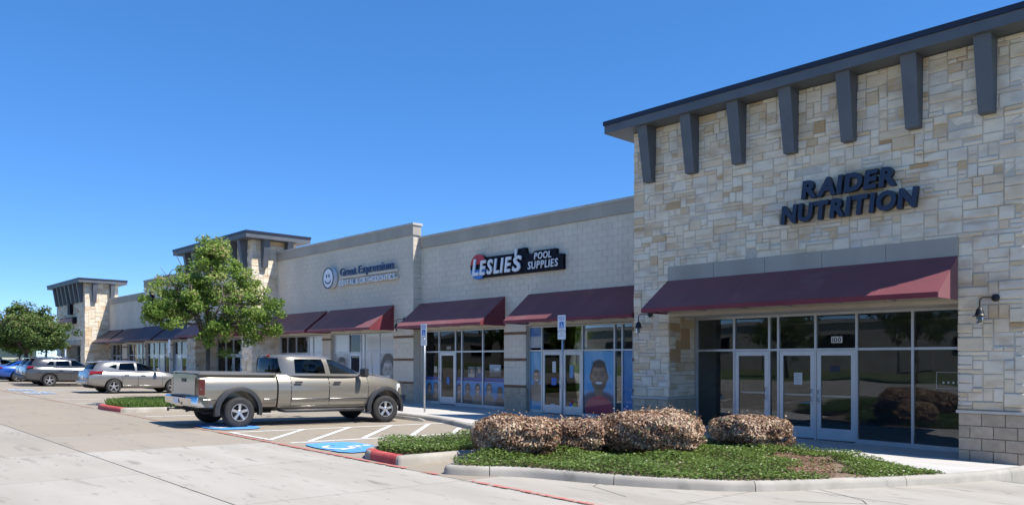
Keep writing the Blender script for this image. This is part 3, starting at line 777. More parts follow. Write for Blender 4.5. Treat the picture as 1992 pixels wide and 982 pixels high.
def shop(label, x0, x1, yw, zp, openings, wins, maxp, seed, capw=.10, lit_end=False, bandh=.47, blockm='block'):
    rnd = random.Random(seed)
    t = thing('block_front_shop', label, 'building', ((x0+x1)/2, yw, zw((x0+x1)/2)))
    g = .012; b = B(); zb_ = zw(x1)-.4; ztop = 2.83
    b.box(x0+.001, x1-.02, yw+g, yw+.25, ztop, zp-.05)
    edges = [x0] + [e for o in openings for e in o] + [x1]
    for k in range(0, len(edges), 2):
        if edges[k+1]-edges[k] > .05: b.box(edges[k]+.013, edges[k+1]-.013, yw+g, yw+.5, zb_, ztop-.001)
    b.build('wall_core', 'block_mortar', t)
    zb0 = .0
    up = bond(x0, x1, 2.83, zp-bandh, .405, .203)
    near = lambda r: -((r[0]+r[1])/2) - (.0 if r[3] > 3.9 else -30)
    lay(t, up, yw, 'y', blockm, 'block', maxp, rnd, jit=.0015, depth=.05, joint=.007, key=near, bev=.004, proud=.0015)
    bands = (2.59, 1.68, .76)
    for k in range(0, len(edges), 2):
        a, c = edges[k], edges[k+1]
        if c-a < .1: continue
        zlo = zw(c)-.25; lv = [zlo] + [v for z in sorted(bands) for v in (z-.05, z+.05)] + [2.83]
        for q in range(0, len(lv), 2):
            lay(t, bond(a, c, lv[q], lv[q+1], .405, .203), yw, 'y', 'base_block' if q == 0 else blockm, 'pier_block', 40, rnd, depth=.05, joint=.007, bev=.004)
            # right-hand reveal of the pier
            if k+2 < len(edges): 
                lay(t, bond(yw, yw+.2, lv[q], lv[q+1], .405, .203), c-.001, 'x', 'base_block' if q == 0 else blockm, 'reveal_block', 0, rnd, depth=.02, joint=.007, bev=.003)
        for z in bands:
            lay(t, bond(a, c, z-.05, z+.05, .405, .1), yw-.004, 'y', 'brown_block', 'brown_band_block', 12, rnd, depth=.05, joint=.006, bev=.004)
    # right end face (stands proud of the neighbour)
    lay(t, bond(yw+.01, yw+.36, 2.83, zp-bandh, .405, .203), x1, 'x', blockm, 'end_block', 0, rnd, depth=.02, joint=.007, bev=.004)
    lay(t, bond(yw+.01, yw+.36, zw(x1)-.2, 2.83, .405, .203), x1, 'x', blockm, 'end_block', 0, rnd, depth=.02, joint=.007, bev=.004)
    # parapet band in sheets, cap
    n = max(2, round((x1-x0)/2.4))
    for k in range(n):
        a, c = x0+(x1-x0)*k/n, x0+(x1-x0)*(k+1)/n
        e = .05 if k == n-1 else 0
        b = B(); b.box(a+.003, c-.003+e, yw-.05, yw+.35, zp-bandh, zp-.085); b.build('parapet_panel', 'band', t)
    b = B(); b.box(x0, x1+.09, yw-.085, yw+.40, zp-.084, zp); b.build('parapet_cap', 'band_cap', t)
    b = B(); b.box(x0, x1-.03, yw+.36, 29.8, 5.6, 5.8); b.box(x0, x1-.03, 29.5, 29.79, -.5, 5.6); b.box(x0+.02, x0+.2, yw+.5, 29.5, -.5, 5.6); b.box(x1-.2, x1-.03, yw+.5, 29.5, -.5, 5.6)
    b.build('roof_and_rear_walls', 'roof', t)
    for xs_, doors, blank in wins:
        shop_window(t, yw+.15, xs_, 1.98, 2.76, doors=doors, blank=blank)
    return t
LES = shop('grey block shop front between corner tower and dental office', -24.68, -12.9, 18.45, 6.54,
           [(-24.62, -19.82), (-18.72, -14.2)],
           [([-24.55, -23.65, -22.65, -22.28, -21.09, -19.88], {1: -1}, ()), ([-18.68, -18.09, -17.15, -16.28, -14.98, -14.68, -14.24], {1: 1, 2: -1}, ())], 300, 21)
GE = shop('grey block dental office front with higher parapet and pale frosted windows', -36.1, -24.68, 18.1, 7.05,
          [(-36.05, -31.72), (-30.98, -26.05)],
          [([-36.0, -35.29, -34.4, -33.2, -32.76, -31.77], {2: 1}, ((1, 0), (3, 0), (3, 1), (4, 1), (4, 0))),
           ([-30.92, -29.6, -28.65, -28.37, -27.23, -26.1], {1: 1}, ((0, 1), (0, 0), (2, 1), (3, 1), (4, 1), (3, 0), (4, 0), (2, 0)))], 300, 22)
awning(-24.62, -19.72, 18.42, 17.25, 'maroon awning with a sunlit hem left of the pool shop pier', group='maroon shop awnings')
awning(-18.55, -13.3, 18.42, 17.25, 'maroon awning beside the stone tower, over the pool shop double doors', group='maroon shop awnings')
awning(-30.9, -25.95, 18.07, 16.9, 'maroon awning under the smiling dental sign', group='maroon shop awnings')
awning(-36.05, -31.2, 18.07, 16.9, 'maroon awning partly hidden by the tree, left of the dental sign', group='maroon shop awnings')
# middle tower and the far half of the row
T2, oa2, ob2 = tower('middle stone tower shop rising behind the green tree', -44.3, -36.1, 7.55, 7.9, 220, 12, oh=.65, oh_r=.6, bd_z=6.2)
shop_window(T2, 18.0, [oa2+.05, -42.0, -41.0, -40.0, -38.6, ob2-.05], 1.95, 2.745, doors={1: 1, 2: -1})
b = B(); b.box(-44.2, -36.2, 18.2, 29.8, 2.9, 5.8); b.box(-44.2, oa2+.02, 18.0, 18.12, -.5, 2.87); b.box(ob2-.02, -36.2, 18.0, 18.12, -.5, 2.87)
b.build('rear_hall', 'eifs', T2)
awning(oa2, ob2, 16.72, 15.6, 'maroon awning of the middle tower, seen through the tree', 3.72, 2.95, .10)
FG = shop('far shop front with raised parapet left of the middle tower', -55.5, -44.3, 18.1, 7.05, [(-55.3, -50.9), (-50.3, -46.0)],
          [([-55.25, -54.1, -53.1, -52.1, -50.95], {1: 1}, ((2, 0),)), ([-50.25, -49.2, -48.2, -47.1, -46.05], {1: 1}, ((0, 0), (3, 0)))], 60, 23)
FL = shop('far shop front with lower parapet beside the end tower', -64.47, -55.5, 18.45, 6.34, [(-64.2, -61.4), (-60.3, -56.6)],
          [([-64.15, -63.2, -62.3, -61.45], {1: 1}, ()), ([-60.25, -59.2, -58.2, -57.4, -56.65], {2: 1}, ())], 0, 24)
awning(-64.4, -60.9, 18.42, 17.2, 'dark awning touching the sunlit side of the end tower', group='far dark awnings', fab='fabric_far')
awning(-60.4, -56.4, 18.42, 17.2, 'second dark awning from the end tower', group='far dark awnings', fab='fabric_far')
awning(-55.45, -50.8, 18.07, 16.9, 'third dark awning from the end tower', group='far dark awnings', fab='fabric_far')
awning(-50.3, -45.9, 18.07, 16.9, 'fourth dark awning from the end tower, touching the tree', group='far dark awnings', fab='fabric_far')
T3, oa3, ob3 = tower('end stone tower shop with its right side in full sun', -72.6, -64.47, 7.45, 7.8, 0, 13, oh=.7, oh_r=.5, bd_z=6.0, detail=False, sidestones=False, lint=3.15)
shop_window(T3, 18.0, [oa3+.05, -70.2, -69.2, -68.2, -66.9, ob3-.05], 1.95, 2.745, doors={1: 1, 2: -1})
b = B(); b.box(-72.5, -64.6, 18.2, 29.8, 2.9, 5.8); b.box(-72.5, oa3+.02, 18.0, 18.12, -.5, 2.87); b.box(ob3-.02, -64.6, 18.0, 18.12, -.5, 2.87)
b.build('rear_hall', 'eifs', T3)
gooseneck(-12.28, 16.73, 2.87, 'black gooseneck lamp on the stone column left of the corner awning')
gooseneck(-4.28, 16.73, 2.86, 'black gooseneck lamp on the stone column right of the corner awning')
gooseneck(-25.25, 18.08, 3.28, 'small black gooseneck lamp on the block pier between two awnings')
sg = thing('shop_sign', 'navy raised letters RAIDER NUTRITION on the stone corner tower', 'sign', (-7.1, 16.7, 4.7))
letters(sg, 'RAIDER', -8.04, -6.02, 5.26, 5.66, 16.61, 'navy', .13, .05, .12, .02, side='navy_side')
letters(sg, 'NUTRITION', -8.53, -5.60, 4.76, 5.17, 16.61, 'navy', .13, .05, .12, .02, side='navy_side')

# pool shop sign: dark backing cut round the lettering, red and blue ball, white letters
sg = thing('shop_sign', 'black backed sign with white letters LESLIE\'S POOL SUPPLIES and red blue ball', 'sign', (-19.1, 18.4, 4.6))
b = B(); b.prism([(-21.25, 4.62), (-16.88, 4.60), (-16.88, 5.10), (-17.18, 5.13), (-17.18, 5.30), (-18.15, 5.31), (-18.30, 5.20), (-18.55, 5.28), (-18.60, 5.47), (-18.95, 5.46), (-18.98, 5.32), (-21.0, 5.34), (-21.28, 5.2)], 1, 18.30, 18.44)
b.build('backing', 'sign_black', sg, fix=True)
def half_disc(cx, cz, r, y0, y1, a0, a1, m, nm, par, n=20):
    b = B(); b.prism([(cx + r*math.cos(R(a0+(a1-a0)*k/n)), cz + r*math.sin(R(a0+(a1-a0)*k/n))) for k in range(n+1)], 1, y0, y1)
    return b.build(nm, m, par, fix=True)
half_disc(-21.0, 5.05, .42, 18.27, 18.41, 8, 172, 'sign_red', 'ball_top', sg)
half_disc(-21.0, 4.99, .42, 18.268, 18.41, 190, 350, 'sign_blue', 'ball_bottom', sg)
half_disc(-21.0, 5.02, .445, 18.29, 18.43, 0, 359, 'sign_black', 'ball_rim', sg, 36)
letters(sg, 'L', -21.28, -20.92, 4.70, 5.30, 18.245, 'sign_white', .05, .03, .18)
letters(sg, 'ESLIE', -20.88, -19.22, 4.70, 5.22, 18.245, 'sign_white', .05, .03, .18, .07)
letters(sg, "'", -19.04, -18.94, 4.74, 5.42, 18.245, 'sign_white', .05, .03, .18)
letters(sg, 'S', -19.18, -18.72, 4.69, 5.22, 18.245, 'sign_white', .05, .03, .18)
letters(sg, 'POOL', -18.14, -17.36, 5.02, 5.24, 18.27, 'sign_white', .03, .012, .12, .1)
letters(sg, 'SUPPLIES', -18.44, -17.06, 4.71, 4.96, 18.27, 'sign_white', .03, .012, .12, .1)

# dental office sign
sg = thing('shop_sign', 'round smiling face sign with letters Great Expressions DENTAL & ORTHODONTICS', 'sign', (-28.5, 18.05, 4.8))
fx, fz, fr_ = -30.75, 5.32, .47
b = B(); b.lathe([(0, fr_), (-.20, fr_), (-.21, fr_-.012), (-.21, 0)], (fx, 18.06, fz), 1, 40, smooth=False); b.build('face_drum', 'sign_white', sg)
b = B(); b.lathe([(-.205, fr_+.004), (-.222, fr_+.004), (-.222, fr_-.05), (-.205, fr_-.05), (-.205, fr_+.004)], (fx, 18.06, fz), 1, 40, smooth=False); b.build('face_rim', 'navy', sg)
for dx in (-.12, .09):
    b = B(); b.lathe([(-.212, .055), (-.222, .055), (-.222, 0)], (0, 0, 0), 1, 18, smooth=False)
    b.v = [(v[0]*.8+fx+dx, v[1]+18.06, v[2]*1.5+fz+.10) for v in b.v]; b.build('eye', 'navy', sg)
b = B(); pts = [(fx+.26*math.cos(R(a)), 17.842, fz-.02+.22*math.sin(R(a))) for a in range(200, 345, 10)]
b.tube(pts, [.012+.016*math.sin(math.pi*k/(len(pts)-1)) for k in range(len(pts))], 6); b.build('smile', 'navy', sg)
b = B(); b.box(-29.95, -25.62, 17.99, 18.06, 5.24, 5.32); b.box(-29.95, -25.62, 17.99, 18.06, 4.93, 5.0); b.build('raceway', 'block_mortar', sg)
letters(sg, 'Great Expressions', -29.88, -25.8, 5.36, 5.68, 17.95, 'sign_navy', .06, .012, 0, .09)
letters(sg, 'DENTAL & ORTHODONTICS', -29.95, -25.72, 4.92, 5.15, 17.95, 'sign_white', .06, .014, 0, .10)

# far signs
sg = thing('shop_sign', 'small dark round sign high on the far raised wall left of the tree', 'sign', (-53.8, 18.05, 5.4))
half_disc(-53.9, 5.75, .42, 17.9, 18.06, 0, 359, 'sign_black', 'disc', sg, 24)
for k in range(5):
    a = R(90+72*k); b = B(); b.box(-53.95+.2*math.cos(a)-.05, -53.95+.2*math.cos(a)+.05, 17.88, 17.9, 5.7+.2*math.sin(a), 5.78+.2*math.sin(a)); b.build('petal', 'blind', sg)
sg = thing('shop_sign', 'dark sign boxes with red lettering panel on the end tower', 'sign', (-68.2, 16.7, 4.7))
b = B(); b.box(-68.3, -67.6, 16.5, 16.72, 5.2, 6.1); b.build('upper_box', 'sign_black', sg)
b = B(); b.box(-70.4, -66.6, 16.5, 16.72, 4.45, 4.95); b.build('lower_box', 'sign_black', sg)
b = B(); b.box(-70.1, -66.9, 16.47, 16.499, 4.52, 4.88); b.build('red_panel', mat('dull_red_sign', (.20, .03, .04), rough=.5), sg)

# ------------------------------------------------------------------ printed window graphics
def printed(x0, x1, z0, z1, y, fn, nx, nz, name, label, cat, group=None, parent=None):
    b = B(); vs_ = [(x0+(x1-x0)*i/nx, y, z0+(z1-z0)*j/nz) for j in range(nz+1) for i in range(nx+1)]
    b.add(vs_, [(j*(nx+1)+i, j*(nx+1)+i+1, (j+1)*(nx+1)+i+1, (j+1)*(nx+1)+i) for j in range(nz) for i in range(nx)])
    me = b.mesh(name, 'print'); a = me.color_attributes.new('print', 'FLOAT_COLOR', 'POINT')
    asp = (x1-x0)/(z1-z0)
    for k, v in enumerate(vs_):
        i, j = k % (nx+1), k // (nx+1); c = fn(i/nx, j/nz, asp); g_ = .95*(1+.22*(noise2(i*.37, j*.61, 1)-.5)); a.data[k].color = (min(.9, c[0]*g_), min(.9, c[1]*g_), min(.9, c[2]*g_), 1)
    o = link(name, me, parent)
    if label: tag(o, label, cat, group)
    return o
def sst(a, b_, x): t = clamp((x-a)/(b_-a), 0, 1); return t*t*(3-2*t)
def mixc(a, b_, t): return tuple(a[i]+(b_[i]-a[i])*t for i in range(3))
def ell(u, v, cx, cy, rx, ry, soft=.12): return 1 - sst(1-soft, 1+soft, math.hypot((u-cx)/rx, (v-cy)/ry))
def noise2(u, v, s):
    n = math.sin(u*12.9898*s+v*78.233*s)*43758.5453; return n-math.floor(n)
def portrait(bgt, bgb, skin, hair, shirt, cx=.5, cy=.58, r=.2, ball=None, long=False, arm=False):
    def fn(u, v, asp):
        # u scaled so that circles stay round
        x = (u-cx)*asp; y = v-cy
        c = mixc(bgb, bgt, v); c = mixc(c, (1, 1, 1), .10*sst(.45, .75, math.sin(u*7+v*5)*.5+.5))
        sh = ell(x, y, 0, -r*2.6, r*2.2, r*1.5); c = mixc(c, skin if arm else shirt, sh)
        c = mixc(c, hair, ell(x, y, 0, r*(.10 if not long else -.3), r*(.82 if not long else 1.25), r*(1.16 if not long else 1.9), .08))
        c = mixc(c, tuple(k*.82 for k in skin), ell(x, y, 0, -r*1.15, r*.42, r*.5))
        f = ell(x, y, 0, -r*.12, r*.78, r*1.08); sk = mixc(tuple(k*.68 for k in skin), tuple(min(1, k*1.25) for k in skin), clamp(.5+.55*(y/r)-.35*(x/r), 0, 1))
        c = mixc(c, sk, f)
        for s in (-1, 1):
            c = mixc(c, tuple(k*.35 for k in skin), .75*ell(x, y, s*r*.32, r*.12, r*.19, r*.095, .4))
            c = mixc(c, tuple(k*.25 for k in skin), .6*ell(x, y, s*r*.32, r*.33, r*.22, r*.05, .5))
            c = mixc(c, tuple(k*.75 for k in skin), ell(x, y, s*r*.83, -.02*r, r*.12, r*.26))
        c = mixc(c, tuple(k*.6 for k in skin), .6*ell(x, y, 0, -r*.22, r*.13, r*.14, .5))
        c = mixc(c, tuple(k*.55 for k in skin), .7*ell(x, y, 0, -r*.50, r*.38, r*.15, .4))
        c = mixc(c, (.85, .83, .8), .9*ell(x, y, 0, -r*.49, r*.34, r*.10, .3))
        c = mixc(c, tuple(min(1, k*1.7) for k in skin), .55*ell(x, y, -r*.12, r*.52, r*.38, r*.2, .6)); c = mixc(c, tuple(min(1, k*1.5) for k in skin), .45*ell(x, y, -r*.36, -r*.18, r*.2, r*.16, .6)); c = mixc(c, tuple(min(1, k*1.4) for k in skin), .35*ell(x, y, r*.36, -r*.18, r*.2, r*.16, .6)); c = mixc(c, hair, ell(x, y, 0, r*.95, r*.66, r*.30, .3)*(.9 if not long else .6))
        if ball: c = mixc(c, mixc(ball, tuple(k*1.6 for k in ball), sst(-.3, .6, (y+r*2.5)/r)), ell(x, y, 0, -r*2.55, r*1.35, r*1.1, .04))
        return c
    return fn
gy = 18.607
z0 = zw(-15.8)+.11
printed(-16.24, -15.01, z0, 1.94, gy, portrait((.12, .42, .70), (.08, .36, .62), (.30, .17, .11), (.03, .022, .018), (.05, .06, .11), .50, .60, .21, ball=(.34, .025, .05)), 84, 136, 'window_poster', 'large window poster of a smiling child holding a dark red ball', 'poster')
printed(-18.65, -18.12, zw(-18.1)+.11, 1.94, gy, portrait((.16, .40, .60), (.10, .32, .50), (.40, .26, .18), (.13, .08, .05), (.30, .20, .15), .55, .56, .105, arm=True), 46, 150, 'window_poster', 'tall narrow window poster of a person with a hand at the chin', 'poster')
printed(-14.66, -14.27, zw(-14.5)+.11, 1.94, gy, lambda u, v, a: mixc((.05, .20, .42), (.10, .30, .58), v), 6, 16, 'window_poster', 'plain blue window film beside the stone tower', 'poster')
printed(-18.66, -18.12, 2.08, 2.74, gy, lambda u, v, a: mixc((.42, .45, .48), (.05, .16, .42), sst(.55, .62, v)), 6, 24, 'window_poster', 'pale panel with blue top in the transom window', 'poster')
def pool_people(seed, n, withfaces=None):
    r_ = random.Random(seed); P = [((k+.5)/n, r_.uniform(.46, .58), r_.uniform(.16, .185), r_.choice([(.36, .23, .16), (.42, .28, .2), (.25, .15, .10)]), r_.choice([(.03, .02, .02), (.10, .06, .04), (.04, .03, .03)])) for k in range(n)]
    def fn(u, v, asp):
        c = mixc((.08, .20, .36), (.05, .24, .52), sst(.1, .8, v))
        w = .5+.5*math.sin(u*40+math.sin(v*37)*3); c = mixc(c, (.22, .42, .60), .25*w*(1-sst(.2, .5, v)))
        if v > .85:
            c = mixc((.012, .04, .20), (.02, .06, .28), u)
        elif v > .83: c = (.35, .5, .62)
        if v < .06: c = (.10, .13, .2)
        for px_, py_, r, sk, hr in P:
            x = (u-px_)*asp; y = v-py_
            if v > .83: break
            c = mixc(c, tuple(k*.6 for k in sk), ell(x, y, 0, -r*2.6, r*1.7, r*1.7, .2)); c = mixc(c, tuple(k*.7 for k in sk), ell(x, y, 0, -r*1.1, r*.35, r*.5))
            c = mixc(c, hr, ell(x, y, 0, r*.15, r*.9, r*1.25, .1)); c = mixc(c, sk, ell(x, y, 0, -r*.15, r*.7, r*.98))
            for s in (-1, 1): c = mixc(c, (.02, .03, .06), .8*ell(x, y, s*r*.3, r*.12, r*.24, r*.15, .3))
            c = mixc(c, (.8, .75, .7), .7*ell(x, y, 0, -r*.5, r*.25, r*.09, .4))
        return c
    return fn
def lower_film(x0, x1, n, seed, label):
    z0 = max(zw(x0), zw(x1))+.11; printed(x0, x1, z0, 1.02, gy, pool_people(seed, n), 72 if n > 1 else 30, 76, 'window_poster', label, 'poster')
lower_film(-22.25, -21.12, 2, 5, 'low blue window print of two goggled swimmers left of the mullion')
lower_film(-21.06, -19.91, 2, 6, 'low blue window print of two swimmers beside the block pier')
lower_film(-24.52, -23.68, 2, 8, 'low blue window print of swimmers left of the single door')
lower_film(-22.62, -22.31, 1, 9, 'narrow low blue window print just right of the single door')
printed(-21.95, -21.55, 1.03, 1.42, gy, portrait((.05, .07, .10), (.05, .07, .12), (.40, .22, .14), (.05, .03, .02), (.4, .36, .3), .5, .6, .19), 24, 26, 'window_poster', 'small print of a face with dark hair above the swimmers', 'poster')
printed(-21.5, -21.15, 1.03, 1.42, gy, portrait((.05, .07, .10), (.05, .07, .12), (.42, .26, .18), (.30, .24, .16), (.03, .06, .18), .5, .6, .19), 24, 26, 'window_poster', 'small print of a fair face above the swimmers', 'poster')
printed(-20.75, -20.15, 1.08, 1.5, gy, lambda u, v, a: mixc(mixc((.10, .09, .07), (.30, .38, .45), sst(.2, .8, v)), (.7, .75, .8), .6*ell(u, v, .65, .6, .22, .14)), 20, 16, 'window_poster', 'small print of splashing water above the swimmers', 'poster')
gy2 = 18.2545
printed(-27.18, -26.15, zw(-26.6)+.12, 1.94, gy2, portrait((.42, .44, .46), (.36, .38, .40), (.34, .32, .30), (.06, .06, .06), (.2, .2, .2), .52, .60, .26, long=True), 44, 70, 'window_poster', 'grey window poster of a long haired face beside the block pier', 'poster')
printed(-30.85, -29.65, zw(-30)+.12, 1.94, gy2, portrait((.30, .31, .32), (.3, .31, .33), (.25, .24, .23), (.05, .05, .05), (.15, .15, .15), .5, .62, .24), 40, 60, 'window_poster', 'grey window poster of a face left of the dental door', 'poster')
# notices, numbers
def notice(x0, x1, z0, z1, y, label, m='paper', lines=0, cat='notice'):
    b = B(); b.box(x0, x1, y-.002, y+.002, z0, z1); o = b.build('paper_notice', m); tag(o, label, cat)
    for k in range(lines):
        zz = z1-(z1-z0)*(.14+.8*k/lines); q = B(); q.box(x0+(x1-x0)*.12, x1-(x1-x0)*(.12+.2*(k % 3 == 2)), y-.0035, y-.0021, zz-.008, zz+.001); q.build('text_line', 'band', o)
    return o
notice(-8.92, -8.71, 1.08, 1.37, 18.0, 'framed white notice on the left leaf of the corner double doors', lines=6)
dl = notice(-8.02, -7.80, 1.40, 1.55, 18.0, 'dark decal on the right leaf of the corner double doors', 'navy')
nb = thing('number_plate', 'white address number 100 above the corner double doors', 'number', (-7.88, 17.99, 2.1))
b = B(); b.box(-8.0, -7.74, 18.003, 18.009, 2.08, 2.23); b.build('plate', 'paper', nb); letters(nb, '100', -7.97, -7.77, 2.10, 2.21, 17.999, 'black', .006, .01, 0, .12)
nb = thing('open_sign', 'unlit tube sign reading OPEN above the corner double doors', 'sign', (-7.85, 18.1, 2.2))
letters(nb, 'OPEN', -8.17, -7.56, 2.22, 2.40, 18.07, 'rim_dark', .02, -.004, .25, .08)
nb = thing('info_decal', 'white outlined hours decal on the glass next to the right stone column', 'decal', (-5.5, 17.99, 1.1))
b = B(); xA, xB, zA, zB = -5.72, -5.06, 1.07, 1.42
for q in ((xA, xB, zB-.008, zB), (xA, xB, zA, zA+.008), (xA, xA+.008, zA+.008, zB-.008), (xB-.008, xB, zA+.008, zB-.008)): b.box(q[0], q[1], 18.005, 18.009, q[2], q[3])
b.build('outline', 'blind', nb); b = B()
for k in range(5): b.lathe([(0, 0.024), (-.003, .024), (-.003, 0)], (xA+.14+.095*k, 18.01, zA+.13), 1, 10, smooth=False)
b.build('star_row', 'blind', nb)
nb = thing('number_plate', 'white address number 101 above the single pool shop door', 'number', (-23.1, 18.59, 2.1))
letters(nb, '101', -23.2, -22.98, 2.07, 2.19, 18.607, 'blind', .006, .01, 0, .12)
notice(-17.62, -17.46, .98+.28, 1.62, 18.6, 'white notice on the left leaf of the pool shop doors', lines=5)
notice(-17.66, -17.44, .84, 1.08, 18.6, 'blue sticker on the left leaf of the pool shop doors', 'sign_blue')
notice(-16.85, -16.68, 1.1, 1.5, 18.6, 'pale blue notice on the right leaf of the pool shop doors', mat('pale_blue_paper', (.22, .36, .52), rough=.7))
notice(-17.7, -17.5, .02, .22, 18.6, 'white square sticker low on the pool shop door', lines=3)
notice(-24.0, -23.85, 1.18, 1.42, 18.615, 'white notice left of the single pool shop door', lines=3)
notice(-23.2, -23.05, .75, 1.0, 18.6, 'blue notice on the single pool shop door', 'sign_blue')
dm = thing('hazard_placard', 'four coloured diamond placard on the right pool shop door', 'placard', (-16.8, 18.59, .15))
for dx, dz, c in ((0, .09, (.5, .03, .03)), (.085, 0, (.6, .5, .05)), (-.085, 0, (.05, .12, .5)), (0, -.09, (.7, .7, .7))):
    b = B(); b.prism([(-16.72+dx, .22+dz-.085), (-16.72+dx+.08, .22+dz), (-16.72+dx, .22+dz+.085), (-16.72+dx-.08, .22+dz)], 1, 18.598, 18.603); b.build('diamond', mat('placard_colour', c, rough=.5), dm, fix=True)
nt = notice(-29.42, -28.86, .95, 1.75, 18.25, 'dark hours panel on the dental office door', 'sign_black')

# ------------------------------------------------------------------ accessible parking signs
def ada_sign(x, y, zt, label, zg, full=True):
    t = thing('parking_sign', label, 'sign', (x, y, zg), 'accessible parking signs on posts')
    b = B(); b.tube([(x, y, zg-.05), (x, y, zt-.05)], .028, 10); b.build('post', 'galv', t)
    b = B(); b.lathe([(0, .06), (.02, .06), (.03, .03), (.03, 0)], (x, y, zg), 2, 12); b.build('post_base', 'galv', t)
    w = .152; b = B(); b.box(x-w, x+w, y-.038, y-.032, zt-.46, zt); pl = b.build('sign_plate', 'sign_white', t)
    b = B(); b.box(x-w, x+w, y-.037, y-.031, zt-.69, zt-.475); p2 = b.build('lower_plate', 'sign_white', t)
    if not full: return t
    q = y-.0395
    letters(pl, 'RESERVED', x-.12, x+.12, zt-.085, zt-.045, q, 'sign_blue', .002, .01, 0, .1, joined=True, name='lettering')
    letters(pl, 'PARKING', x-.11, x+.11, zt-.145, zt-.105, q, 'sign_blue', .002, .01, 0, .1, joined=True, name='lettering')
    b = B(); b.box(x-.085, x+.085, y-.0405, y-.0382, zt-.37, zt-.185); b.build('blue_panel', 'sign_blue', pl)
    s = B(); cz = zt-.30; sc = .075; yy = y-.042
    P = lambda u, v: (x+u*sc, cz+v*sc)
    for k in range(14):
        a0, a1 = R(-200+250*k/14), R(-200+250*(k+1)/14)
        s.prism([P(.45*math.cos(a0), -.2+.45*math.sin(a0)), P(.65*math.cos(a0), -.2+.65*math.sin(a0)), P(.65*math.cos(a1), -.2+.65*math.sin(a1)), P(.45*math.cos(a1), -.2+.45*math.sin(a1))], 1, yy, yy+.001)
    s.box(x-.16*sc, x+.05*sc, yy-.001, yy, cz-.1*sc, cz+.7*sc); s.box(x-.1*sc, x+.55*sc, yy-.0005, yy+.0005, cz-.12*sc, cz+.08*sc); s.box(x+.4*sc, x+.6*sc, yy-.0008, yy, cz-.75*sc, cz-.1*sc)
    s.prism([P(-.05+.17*math.cos(2*math.pi*k/12), .95+.17*math.sin(2*math.pi*k/12)) for k in range(12)], 1, yy-.0005, yy)
    s.build('wheelchair_symbol', 'sign_white', pl)
    b = B(); b.box(x-.10, x+.10, y-.0395, y-.0382, zt-.43, zt-.41); b.build('text_line', 'band', pl)
    b = B(); b.box(x-.10, x+.10, y-.0385, y-.0372, zt-.60, zt-.585); b.box(x-.04, x+.03, y-.0385, y-.0372, zt-.545, zt-.515); b.build('text_line', 'band', p2)
    return t
ada_sign(-19.58, 14.8, 2.81, 'accessible parking sign on the post in front of the truck', -.03)
ada_sign(-14.95, 16.2, 2.95, 'accessible parking sign on the tall post before the pool shop double doors', -.13)
ada_sign(-41.5, 14.8, 2.72, 'far sign post beside the middle tower entrance', .2, False)
ada_sign(-61.7, 14.8, 2.5, 'farthest sign post in front of the end tower', .45, False)
# ------------------------------------------------------------------ vehicles (local: x right, y forward, z up, origin under the rear axle)
def boolean(me, cutters):
    o = bpy.data.objects.new('tmp', me); COL.objects.link(o); cs = []
    for q in (cutters if isinstance(cutters, list) else [cutters]):
        c = bpy.data.objects.new('tmpc', q); COL.objects.link(c); cs.append(c)
        md = o.modifiers.new('b', 'BOOLEAN'); md.operation = 'DIFFERENCE'; md.object = c; md.solver = 'EXACT'
    dg = bpy.context.evaluated_depsgraph_get(); dg.update()
    out = bpy.data.meshes.new_from_object(o.evaluated_get(dg))
    bpy.data.objects.remove(o)
    for c in cs: bpy.data.objects.remove(c)
    return out
def finish(me, ang=38):
    for p in me.polygons: p.use_smooth = True
    me.set_sharp_from_angle(angle=R(ang)); return me
HALF = [(.78, 0), (.92, .05), (.965, .17), (.99, .38), (1.0, .58), (.985, .70), (.94, .83), (.85, .985), (.42, 1.0)]
def section(y, zb, zt, w, crown=.03):
    h = zt - zb; r = [(w*a, y, zb + h*f + (crown if a < .5 else 0)) for a, f in HALF]
    return r + [(-x, yy, z) for x, yy, z in reversed(r)]
def interp(st, y, k):
    for a, b_ in zip(st, st[1:]):
        if a[0] <= y <= b_[0]: t = (y-a[0])/(b_[0]-a[0]); return a[k]+(b_[k]-a[k])*t
    return st[0][k] if y < st[0][0] else st[-1][k]
def halfx(f):
    for (a, fa), (b_, fb) in zip(HALF, HALF[1:]):
        if fa <= f <= fb: return a+(b_-a)*(f-fa)/max(1e-6, fb-fa)
    return HALF[-1][0]
def door_skin(t, st, y0, y1, z0, z1, s, m, notch=None):
    """thin proud panel following the body side, s=+1 right"""
    b = B(); ny, nz = 6, 9; vs_ = []
    for d in (.007, -.02):
        for i in range(ny+1):
            y = y0+(y1-y0)*i/ny; zb, zt, w = interp(st, y, 1), interp(st, y, 2), interp(st, y, 3)
            for j in range(nz+1):
                za, zc = max(z0, zb+.02), min(z1, zt-.03); z = za+(zc-za)*j/nz; f = (z-zb)/(zt-zb)
                vs_.append((s*(w*halfx(clamp(f, .0, .99))+d), y, z))
    n = (ny+1)*(nz+1); I = lambda i, j, k=0: k*n+i*(nz+1)+j
    fs = [(I(i, j), I(i+1, j), I(i+1, j+1), I(i, j+1)) for i in range(ny) for j in range(nz)]
    for i in range(ny): fs += [(I(i, 0, 1), I(i+1, 0, 1), I(i+1, 0), I(i, 0)), (I(i, nz), I(i+1, nz), I(i+1, nz, 1), I(i, nz, 1))]
    for j in range(nz): fs += [(I(0, j), I(0, j+1), I(0, j+1, 1), I(0, j, 1)), (I(ny, j, 1), I(ny, j+1, 1), I(ny, j+1), I(ny, j))]
    b.add(vs_, fs); return b.build('door', m, t, sharp=30, fix=True)
